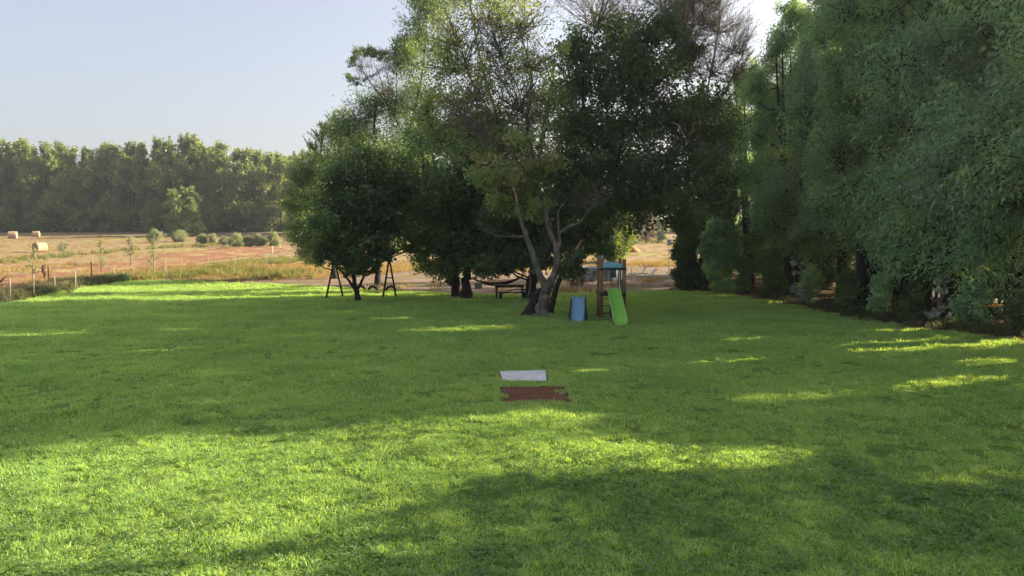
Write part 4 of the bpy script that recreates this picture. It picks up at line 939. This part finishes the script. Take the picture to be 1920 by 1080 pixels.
# swing trees
b = G(672, 566)
L_ = limb_list(b, b.y, [([(672, 569), (670, 552), (664, 530), (660, 500), (668, 450), (672, 390), (670, 320)], .15, .05), ([(667, 545), (650, 520), (632, 500), (612, 482)], .08, .03), ([(668, 548), (684, 515), (690, 480), (700, 430)], .08, .03), ([(662, 520), (650, 470), (630, 420), (615, 370)], .08, .03)])
R_ = blob_list(b, b.y, [(620, 455, 34, 1.2), (655, 440, 42, 1.4), (700, 440, 42, 1.3), (640, 400, 46, 1.5), (690, 385, 50, 1.5), (735, 410, 40, 1.2), (650, 345, 46, 1.4), (700, 330, 46, 1.3), (615, 420, 34, 1.2), (600, 480, 22, 1), (640, 480, 28, 1.2), (680, 475, 30, 1.2), (715, 470, 26, 1.1), (675, 505, 16, .7), (700, 500, 16, .6), (655, 505, 16, .6), (690, 290, 42, 1.1), (740, 355, 42, 1.1)], 16, jy=1.7)
tree('swing_tree', b, L_, R_, 'broad', 306, 'small dark tree with slim forked trunk standing in front of the swing', 'tree', leaf='leaf_dark', twigs=24)
b = G(706, 541)
L_ = limb_list(b, b.y, [([(707, 545), (708, 515), (710, 480), (712, 420), (705, 340), (700, 260), (705, 190)], .22, .06), ([(709, 500), (690, 480), (672, 470)], .08, .03), ([(709, 495), (735, 478), (760, 462), (790, 455)], .11, .04), ([(706, 350), (740, 300), (770, 240), (790, 150), (800, 60)], .12, .04), ([(704, 330), (670, 280), (650, 240)], .1, .04),
    ([(760, 260), (735, 210), (715, 180), (700, 165)], .06, .025), ([(712, 176), (690, 150), (675, 120)], .035, .015), ([(722, 190), (715, 150), (700, 115)], .03, .015), ([(740, 215), (745, 160), (742, 118)], .03, .015)])
R_ = blob_list(b, b.y, [(650, 250, 44, 1.26), (690, 215, 50, 1.26), (735, 190, 48, 1.26), (660, 300, 50, 1.1), (710, 280, 56, 1.2), (760, 245, 54, 1.26), (790, 180, 48, 0.98), (745, 330, 56, 1.2), (775, 390, 50, 1.1), (700, 400, 50, 1.2), (740, 440, 34, 1), (765, 110, 40, 0.84), (775, 60, 40, 0.84), (800, 25, 40, 0.84), (760, 90, 30, 0.84), (820, 90, 45, 0.70), (785, 300, 50, 1.26), (840, -20, 55, 1.12), (790, -30, 45, 0.98),
    (664, 104, 11, .35), (676, 98, 13, .4), (690, 97, 13, .4), (703, 102, 12, .35), (656, 118, 9, .25), (654, 142, 10, .3), (663, 150, 10, .25), (720, 106, 14, .4), (738, 100, 18, .5), (752, 118, 18, .5), (730, 170, 36, 0, 'bare'), (700, 140, 32, 0, 'bare'), (680, 125, 22, 0, 'bare'), (735, 130, 28, 0, 'bare')], 17, jy=1.8)
tree('umbrella_tree', b, L_, R_, 'fine', 307, 'tall tree behind the swing, flat topped side branch against the sky', 'tree', leaf='leaf_mid', twig='twig_grey', twigs=22)
# pine like tree at the left edge of the group
b = G(628, 522)
L_ = limb_list(b, b.y, [([(628, 526), (624, 480), (612, 420), (605, 350), (600, 290), (610, 230)], .2, .05), ([(618, 450), (580, 430), (555, 400)], .07, .03), ([(610, 380), (580, 340), (565, 300)], .07, .03)])
R_ = blob_list(b, b.y, [(570, 430, 34, 1.2), (555, 385, 28, 1), (580, 375, 38, 1.3), (600, 420, 40, 1.3), (570, 330, 28, 1.1), (600, 320, 40, 1.2), (595, 460, 34, 1.1), (625, 360, 44, 1.1), (625, 290, 42, 1), (640, 250, 30, 1), (555, 440, 22, .9), (575, 470, 22, .8), (590, 490, 16, .7), (630, 430, 44, 1),
    (560, 312, 16, .6, 'spike'), (572, 298, 18, .6, 'spike'), (585, 280, 20, .6, 'spike'), (600, 262, 20, .6, 'spike'), (615, 245, 20, .6, 'spike'), (630, 228, 18, .6, 'spike'), (560, 345, 18, .6, 'spike'), (548, 365, 14, .6, 'spike'), (645, 215, 16, .6, 'spike')], 18, jy=1.8)
tree('pine_tree', b, L_, R_, 'fine', 308, 'bushy tree with upright spiky shoots forming the left end of the tree group', 'tree', leaf='leaf_mid', twigs=26)
# bare tree behind the dark one
b = G(1325, 549)
L_ = limb_list(b, b.y, [([(1325, 553), (1322, 480), (1318, 380), (1314, 280), (1315, 200)], .16, .08), ([(1313, 240), (1330, 150), (1345, 70), (1350, 10)], .07, .02), ([(1312, 260), (1290, 170), (1270, 90), (1265, 20)], .07, .02), ([(1312, 250), (1355, 180), (1385, 120), (1400, 80)], .06, .02), ([(1310, 270), (1370, 240), (1405, 170)], .05, .02)])
R_ = blob_list(b, b.y, [(1320, 40, 55, 0, 'bare'), (1350, 60, 55, 0, 'bare'), (1375, 90, 48, 0, 'bare'), (1290, 60, 55, 0, 'bare'), (1340, 130, 55, 0, 'bare'), (1380, 150, 42, 0, 'bare'), (1300, 130, 50, 0, 'bare'), (1265, 30, 50, 0, 'bare'), (1330, 0, 50, 0, 'bare'), (1395, 130, 30, 0, 'bare'), (1300, 0, 50, 0, 'bare'), (1360, 190, 50, .3), (1320, 210, 50, .4)], 19, jy=1.8)
tree('bare_tree', b, L_, R_, 'fine', 309, 'leafless tree whose fine grey twigs fan out at the top right of the group', 'tree', leaf='leaf_olive', bark='bark_dark', twig='twig_grey', twigs=38, twig_r=.014)
# lit shrubs seen through the gap
bush(1148, 492, 105, 84, 'sunlit yellow green bushy tree behind the play tower', 'leaf_lime', 321, name='bushy_tree', cat='tree', st='broad', stem=.15, dens=1, mass=3, twigs=26)
bush(1180, 458, 60, 46, 'sunlit loose shrub at the top of the dry slope', 'leaf_lime', 322, name='shrub', cat='shrub', st='broad', stem=.1, dens=.8, mass=1.6, twigs=22)
bush(1212, 452, 60, 56, 'greyish dry twiggy shrub at the top of the dry slope', 'leaf_dry', 323, name='shrub', cat='shrub', st='broad', stem=.1, dens=.5, mass=1.6, twigs=22)
bush(1244, 455, 40, 30, 'pale green weedy shrub at the right of the dry slope', 'leaf_silver', 324, name='shrub', cat='shrub', st='broad', stem=.05, dens=.8, mass=1.2, twigs=22)
bush(1300, 545, 165, 84, 'low dense bushy tree just right of the pole with the white box', 'leaf_mid', 326, name='bushy_tree', cat='tree', st='broad', stem=.06, dens=1.2, mass=3.4, twigs=30)
bush(1345, 552, 190, 80, 'low dense bushy tree in front of the leafless tree', 'leaf_row', 327, name='bushy_tree', cat='tree', st='broad', stem=.08, dens=1.2, mass=3.4, twigs=30)
bush(1085, 470, 52, 80, 'shrub half hidden behind the dark leaning tree', 'leaf_mid', 325, name='shrub', cat='shrub', st='broad', stem=.1, dens=1, mass=2, twigs=22)

# ------------------------------------------------------------------ tall trees along the right side
def make_proto(name, H, R, seed, nb, style, leaf, prof, lab, cat, grp, **kw):
    k2 = {k: kw.pop(k) for k in ('low', 'dens', 'br', 'stems', 'lean') if k in kw}
    li, bl = auto_tree(H, R, seed, nb=nb, style=style, prof=prof, **k2)
    return tree(name, (0, 0, 0), li, bl, style, seed, lab, cat, leaf=leaf, group=grp, **kw)
rowk = dict(twigs=19, twig_r=.014, br_r=.05)
protos = [make_proto('tall_tree', 18, 2.9, 400 + k, 64, 'droop', ('leaf_row', 'leaf_row_blue', 'leaf_row', 'leaf_row_yellow')[k], 'col', '', 'tree', 'tall trees along the right side', low=(.15, .2, .13, .22)[k], br=1.2, dens=1.0, stems=(3, 4, 3, 5)[k], **rowk) for k in range(4)]
row = [  # px of base, extra depth behind the lawn edge, height, variant, label
    (1322, 549, 1.6, 13.5, 2, 'dark tree beside the pole, far end of the right hand row'),
    (1362, 552, 3.2, 15.0, 0, 'feathery tree in the right hand row, just right of the leafless tree'),
    (1405, 560, 1.2, 15.5, 3, 'pale topped tree at the first bright crown of the right hand row'),
    (1462, 569, 2.2, 17.0, 1, 'tree with sunlit rounded top against the sky, in the right hand row'),
    (1520, 579, 1.5, 17.5, 0, 'many stemmed tree with sunlit leaves halfway up, in the right hand row'),
    (1590, 593, 2.0, 20.0, 3, 'dark tall tree right of the sunlit many stemmed one'),
    (1665, 607, 1.6, 20.0, 2, 'tall tree above the left one of the bright patches on the lawn'),
    (1755, 621, 2.2, 21.0, 0, 'tall tree above the seedling with pale painted leaf glints'),
    (1850, 631, 1.8, 21.0, 1, 'tall bluish tree last but one at the right edge'),
    (1960, 645, 2.0, 22.0, 3, 'tall tree at the right edge of the view'),
]
used = [False] * 4
def place(v, x, y, s, lab, rz, sz=None):
    o = protos[v] if not used[v] else copy_tree(protos[v]); used[v] = True
    o.location = (x, y, float(ht(x, y))); o.rotation_euler = (0, 0, rz); o.scale = (s * (sz or 1), s * (sz or 1), s); o['label'] = lab; return o
rr = random.Random(77)
for k, (px, py, dx, H, v, lab) in enumerate(row):
    b = G(px, py); place(v, b.x + dx + 1.2, b.y + .6, H / 18, lab, rr.uniform(0, 6.28), sz=1.1)
back = [(60.0, 17.5, 13, 0), (55.0, 20.5, 15, 1), (49.5, 20.5, 16, 2), (44.5, 20, 17.5, 3), (39.5, 20.5, 17.5, 1), (35, 21.5, 19, 0), (30.5, 21, 20, 2), (28.5, 22, 20, 3)]
blab = ['rear tree beyond the pole end of the right hand row', 'rear tree glimpsed behind the leafless tree', 'rear tree glimpsed behind the first bright crown of the row', 'rear tree glimpsed behind the sunlit rounded top', 'rear tree glimpsed behind the many stemmed tree', 'rear tree glimpsed above the small sapling with bright leaf tips', 'rear tree behind the sapling left of the pale forked one', 'rear tree nearest the right edge of the view']
for k, (y, x, H, v) in enumerate(back):
    place(v, x, y, H / 18, blab[k], rr.uniform(0, 6.28), sz=1.1)
# the row goes on beside and behind the camera; unseen, spaced and cut to lay shade and a sunlit strip on the near lawn
for k, (x, y, H, v) in enumerate([(18.5, 18.2, 9.0, 1), (17.0, 15.6, 8.0, 2), (19.5, 13.8, 18, 2), (19, 9.5, 17, 3), (20, 5.5, 19, 0), (20, 1.0, 18, 3), (20.5, -4, 19, 1)]):
    place(v, x, y, H / 18, 'tree of the right hand row standing outside the view', rr.uniform(0, 6.28), sz=1.2 if H > 10 else 2.)
# dark understorey behind the tall trees
kk = 0
for (x, y, h, w_) in [(18.5, 59, 4.5, 5), (19.5, 54, 4, 5), (20, 49.5, 4.5, 5), (20, 45, 4, 5), (20.5, 40.5, 4.5, 5), (21, 36.5, 4, 4.6), (21.5, 32.5, 4.5, 4.6), (22, 29, 4, 4.6), (22.5, 26, 3.6, 4)]:
    if kk == 0:
        r = random.Random(5); bl = []
        for i in range(22):
            f = (i + .5) / 22; a = r.random() * 6.28; q = 1.7 * math.sqrt(r.random()) * (1 - .4 * f); bl.append((q * math.cos(a), q * math.sin(a), .3 + 3.4 * f, .8, .8, .7, 1, None))
        us = tree('shrub', (0, 0, 0), [([(0, 0, -.1), (.1, .1, 1.5), (0, .2, 3.2)], .06, .02)], bl, 'broad', 390, '', 'shrub', leaf='leaf_dark', group='dark understorey behind the right hand row', twigs=16)
        o = us
    else: o = copy_tree(us)
    kk += 1; o.location = (x, y, float(ht(x, y))); o.rotation_euler = (0, 0, kk * 1.3); o.scale = (w_ / 4.4, w_ / 4.4, h / 4.); o['label'] = 'dark understorey shrub closing the view between the trunks of the right hand row'
# undergrowth of the bed
under = [(1290, 540, 34, 40), (1365, 552, 50, 56), (1425, 563, 62, 60), (1495, 574, 72, 62), (1562, 587, 80, 66), (1625, 600, 84, 70), (1690, 609, 88, 74), (1800, 622, 92, 84), (1905, 634, 90, 90)]
ulab = ['dim undergrowth shrub beside the pole', 'dim undergrowth shrub under the leafless tree', 'undergrowth shrub with pale leaf tips, third from the pole', 'bare stemmed shrub where the lawn edge begins to curve', 'tangled dark shrub below the sunlit stems', 'tangled dark shrub left of the bright lawn patches',
        'dark shrub behind the left bright lawn patch', 'dark shrub left of the pale stemmed sapling', 'leafy dark shrub at the right edge of the bed']
for k, ((px, py, h, w_), lab) in enumerate(zip(under, ulab)):
    bush(px + 22, py - 4, h, w_, lab, 'leaf_row' if k % 2 else 'leaf_mid', 340 + k, name='shrub', cat='shrub', st='bigbush', stem=.12, dens=.8, mass=1.7, twigs=22)
def sapling(px, py, hpx, wpx, label, seed, stems=4, top=True):
    b = G(px, py); k = b.y / F; H_ = hpx * k; r = random.Random(seed); limbs = []; bl = []
    for s in range(stems):
        a = r.uniform(-1, 1); x = a * wpx * .5 * k; y = r.uniform(-.2, .2); limbs.append(([(0, 0, -.05), (x * .3, y * .3, H_ * .45), (x, y, H_ * r.uniform(.8, 1))], .022, .01))
        bl.append((x, y, H_ * .93, .16, .16, .12, .55, None)); bl.append((x * .8, y, H_ * .72, .14, .14, .1, .3, None))
    for j in range(5): bl.append((r.uniform(-.4, .4), r.uniform(-.2, .2), H_ * r.uniform(.08, .4), .2, .2, .15, .4, None))
    tree('sapling', b, limbs, bl, 'bigbush', seed, label, 'sapling', leaf='leaf_glint', bark='twig_pale', twigs=60, twig_r=.005)
sapling(1884, 612, 122, 44, 'pale forked sapling with glossy leaves coloured with pale glints near the right edge', 361)
sapling(1757, 612, 96, 36, 'sapling with glossy leaves coloured with pale glints in the dark bed, left of the pale forked one', 362, 3)
sapling(1492, 573, 86, 46, 'small sapling with bright leaf tips where the bed narrows', 363, 3)
b = G(1912, 616); t = thing('fence_post', b, 'thin pale post leaning at the right edge of the bed', 'post'); MB().tube([(-.02, 0, -.1), (.10, 0, 2.5)], [.03, .028], 8).build('shaft', M['rope'], t)
mound(1925, 628, 60, .28, 'reddish earth heap at the right edge of the bed', 'metal_rust')

# leaves cut from the crowns along sun rays to lay sunlit patches on the lawn
BEAMS = [(-1.9, 24.7, .75), (10.2, 20.1, .75), (12.9, 20.7, .6), (-15.3, 22.9, .7), (8.8, 14.8, .5), (2.9, 9.6, .5), (-6.6, 16.0, .45), (11.0, 17.3, .35), (-9.5, 19.5, .35), (5.2, 18.0, .4), (-5.4, 12.8, .4), (-11, 24.0, .4), (-4.8, 28.5, .5), (2.0, 16.8, .32), (-12, 17.5, .4), (6.5, 21.5, .35), (-8, 27.5, .35), (0.5, 19.8, .28), (-16.5, 19.5, .4)]
BAND = [G(*p) for p in [(-60, 890), (0, 874), (300, 845), (560, 815), (800, 788), (1000, 770), (1130, 784), (1060, 812), (1190, 832), (1400, 852), (1290, 882), (1040, 905), (880, 905), (760, 955), (560, 1000), (330, 1060)]]
BAND = [(p.x, p.y) for p in BAND] + [(-3.4, 5.2), (-14, 1.5), (-14, 8.2)]  # outline of the sunlit strip; leaves and unseen twigs shading it are cut away
def open_gaps(root):
    for ch in root.children:
        if ch.name.startswith('branches') and root.location.x > 16 and root.location.y < 24:
            me = ch.data; n = len(me.vertices); co = np.empty(n * 3, np.float32); me.vertices.foreach_get('co', co); co = co.reshape(-1, 3)
            q = np.empty(len(me.loops), np.int32); me.loops.foreach_get('vertex_index', q); q = q.reshape(-1, 4)
            c = co[q].mean(1) * np.array(root.scale); a = root.rotation_euler.z; ca, sa = math.cos(a), math.sin(a)
            W = np.stack([c[:, 0] * ca - c[:, 1] * sa, c[:, 0] * sa + c[:, 1] * ca, c[:, 2]], 1) + np.array(root.location)
            s_ = np.array(SDIR); gxy = W[:, :2] - s_[:2] * (W[:, 2:] / s_[2]); keep = ~in_poly(gxy[:, 0], gxy[:, 1], BAND)
            if not keep.all(): ch.data = mesh_np('branches', co, q[keep], list(me.materials), smooth_=True)
        if not ch.name.startswith('crown'): continue
        me = ch.data; n = len(me.vertices); co = np.empty(n * 3, np.float32); me.vertices.foreach_get('co', co); co = co.reshape(-1, 3, 3)
        c = co.mean(1) * np.array(root.scale); a = root.rotation_euler.z; ca, sa = math.cos(a), math.sin(a)
        W = np.stack([c[:, 0] * ca - c[:, 1] * sa, c[:, 0] * sa + c[:, 1] * ca, c[:, 2]], 1) + np.array(root.location)
        keep = np.ones(len(W), bool); s_ = np.array(SDIR)
        for bx, by, rad in BEAMS:
            d = W - np.array([bx, by, 0.]); t = d @ s_; q = np.linalg.norm(d - t[:, None] * s_, axis=1); keep &= ~((q < rad) & (t > 0))
        gxy = W[:, :2] - s_[:2] * (W[:, 2:] / s_[2]); jx = .22 * fnoise(gxy[:, 0], gxy[:, 1], 2.2, 5)
        keep &= ~(in_poly(gxy[:, 0] + jx, gxy[:, 1] + jx, BAND) & (np.random.default_rng(3).random(len(W)) > .05))
        if keep.mean() > .9975: continue
        tn = np.empty(len(me.polygons), np.float32); me.attributes['tint'].data.foreach_get('value', tn)
        k = co[keep]; ch.data = mesh_np('crown', k.reshape(-1, 3), np.arange(len(k) * 3).reshape(-1, 3), list(me.materials), tint=tn[keep])
for o in list(COL.objects):
    if o.type == 'EMPTY' and o.get('category') == 'tree' and o.location.y < 40: open_gaps(o)

# ------------------------------------------------------------------ far line of trees
lk = dict(twigs=13, twig_r=.03, br_r=.09)
protos2 = [make_proto('field_tree', 19, 5.4, 500 + k, 36, 'far', 'leaf_line', ('round', 'round', 'round')[k], '', 'tree', 'line of trees beyond the field', low=(.03, .02, .04)[k], br=2.1, stems=3, **lk) for k in range(3)]
u2 = [False] * 3
line = [(-30, 441, 172, 0), (18, 442, 176, 1), (58, 441, 172, 0), (104, 441, 172, 2), (140, 442, 168, 1), (200, 442, 172, 0), (246, 442, 170, 2), (296, 442, 172, 1), (334, 441, 186, 0), (378, 442, 176, 2), (424, 442, 168, 1), (470, 442, 160, 0), (524, 443, 152, 2), (575, 443, 150, 1), (640, 443, 150, 0), (740, 443, 140, 2), (860, 443, 140, 1), (960, 443, 140, 0), (1080, 443, 140, 2), (1180, 443, 110, 1), (1250, 443, 120, 0)]
lnames = ['tree cut by the left edge of the picture, in the far line', 'leftmost whole tree of the far line, behind the leftmost hay bale', 'yellowish lit tree behind the farthest hay bale', 'round topped tree of the far line, third from the left', 'last tree before the dip in the skyline at the left',
          'first tree right of the dip in the skyline', 'broad lit crown between the two dips of the far line', 'tree just right of the second dip in the skyline', 'tallest tree of the far line, with gaps of sky in its crown', 'yellow green tree right of the tallest one', 'narrow plume shaped tree in the right half of the far line',
          'tree left of the rightmost bright crown of the far line', 'bright crowned tree ending the far line beside the tree group']
for k, (px, py, h, v) in enumerate(line):
    b = P(px, py - 5, 168 if k < 13 else 160); b.z = float(ht(b.x, b.y)); o = protos2[v] if not u2[v] else copy_tree(protos2[v]); u2[v] = True
    s = h * .93 * b.y / F / 19; o.location = b; o.rotation_euler = (0, 0, rr.uniform(0, 6.28)); o.scale = (s * 1.0, s * 1.0, s)
    o['label'] = lnames[k] if k < len(lnames) else ['far tree showing beyond the spiky left end of the tree group', 'far tree seen in scraps behind the swing', 'far tree seen in scraps between swing and black twin trunks', 'far tree seen in scraps behind the black twin trunks', 'far tree seen in scraps left of the pale forked trunk', 'far tree seen in scraps right of the pale forked trunk', 'far tree closing the view beyond the dry slope', 'far tree behind the pole with the white box'][k - 13]
for k, px in enumerate((0, 80, 165, 225, 270, 355, 400, 445, 500, 560)):
    b = P(px, 436, 180); o = copy_tree(protos2[k % 3]); s = (150 if k != 2 else 120) * 172 / F / 19; o.location = (b.x, b.y, float(ht(b.x, b.y))); o.rotation_euler = (0, 0, rr.uniform(0, 6.28)); o.scale = (s * 1.25, s * 1.25, s)
    o['label'] = 'dark tree of the rear rank filling gaps in the far line'; o['group'] = 'rear rank of the far line of trees'
b = P(345, 438, 150); b.z = float(ht(b.x, b.y)); o = copy_tree(protos2[1]); s = 88 * b.y / F / 19; o.location = b; o.scale = (s * 1.25, s * 1.25, s); o['label'] = 'shorter sunlit round tree standing in front of the far line'

# ------------------------------------------------------------------ summer haze
hb = MB().box((0, 270, 47), (1440, 900, 98)).build('haze', M['rope'])
m = bpy.data.materials.new('haze'); m.use_nodes = True; N = m.node_tree.nodes; N.remove(N['Principled BSDF'])
pv = N.new('ShaderNodeVolumePrincipled'); pv.inputs['Color'].default_value = (.86, .92, 1, 1); pv.inputs['Density'].default_value = .00065; pv.inputs['Anisotropy'].default_value = .6
m.node_tree.links.new(pv.outputs[0], N['Material Output'].inputs['Volume']); hb.data.materials.clear(); hb.data.materials.append(m)
tag(hb, 'thin pale blue summer haze over lawn and field', kind='stuff')
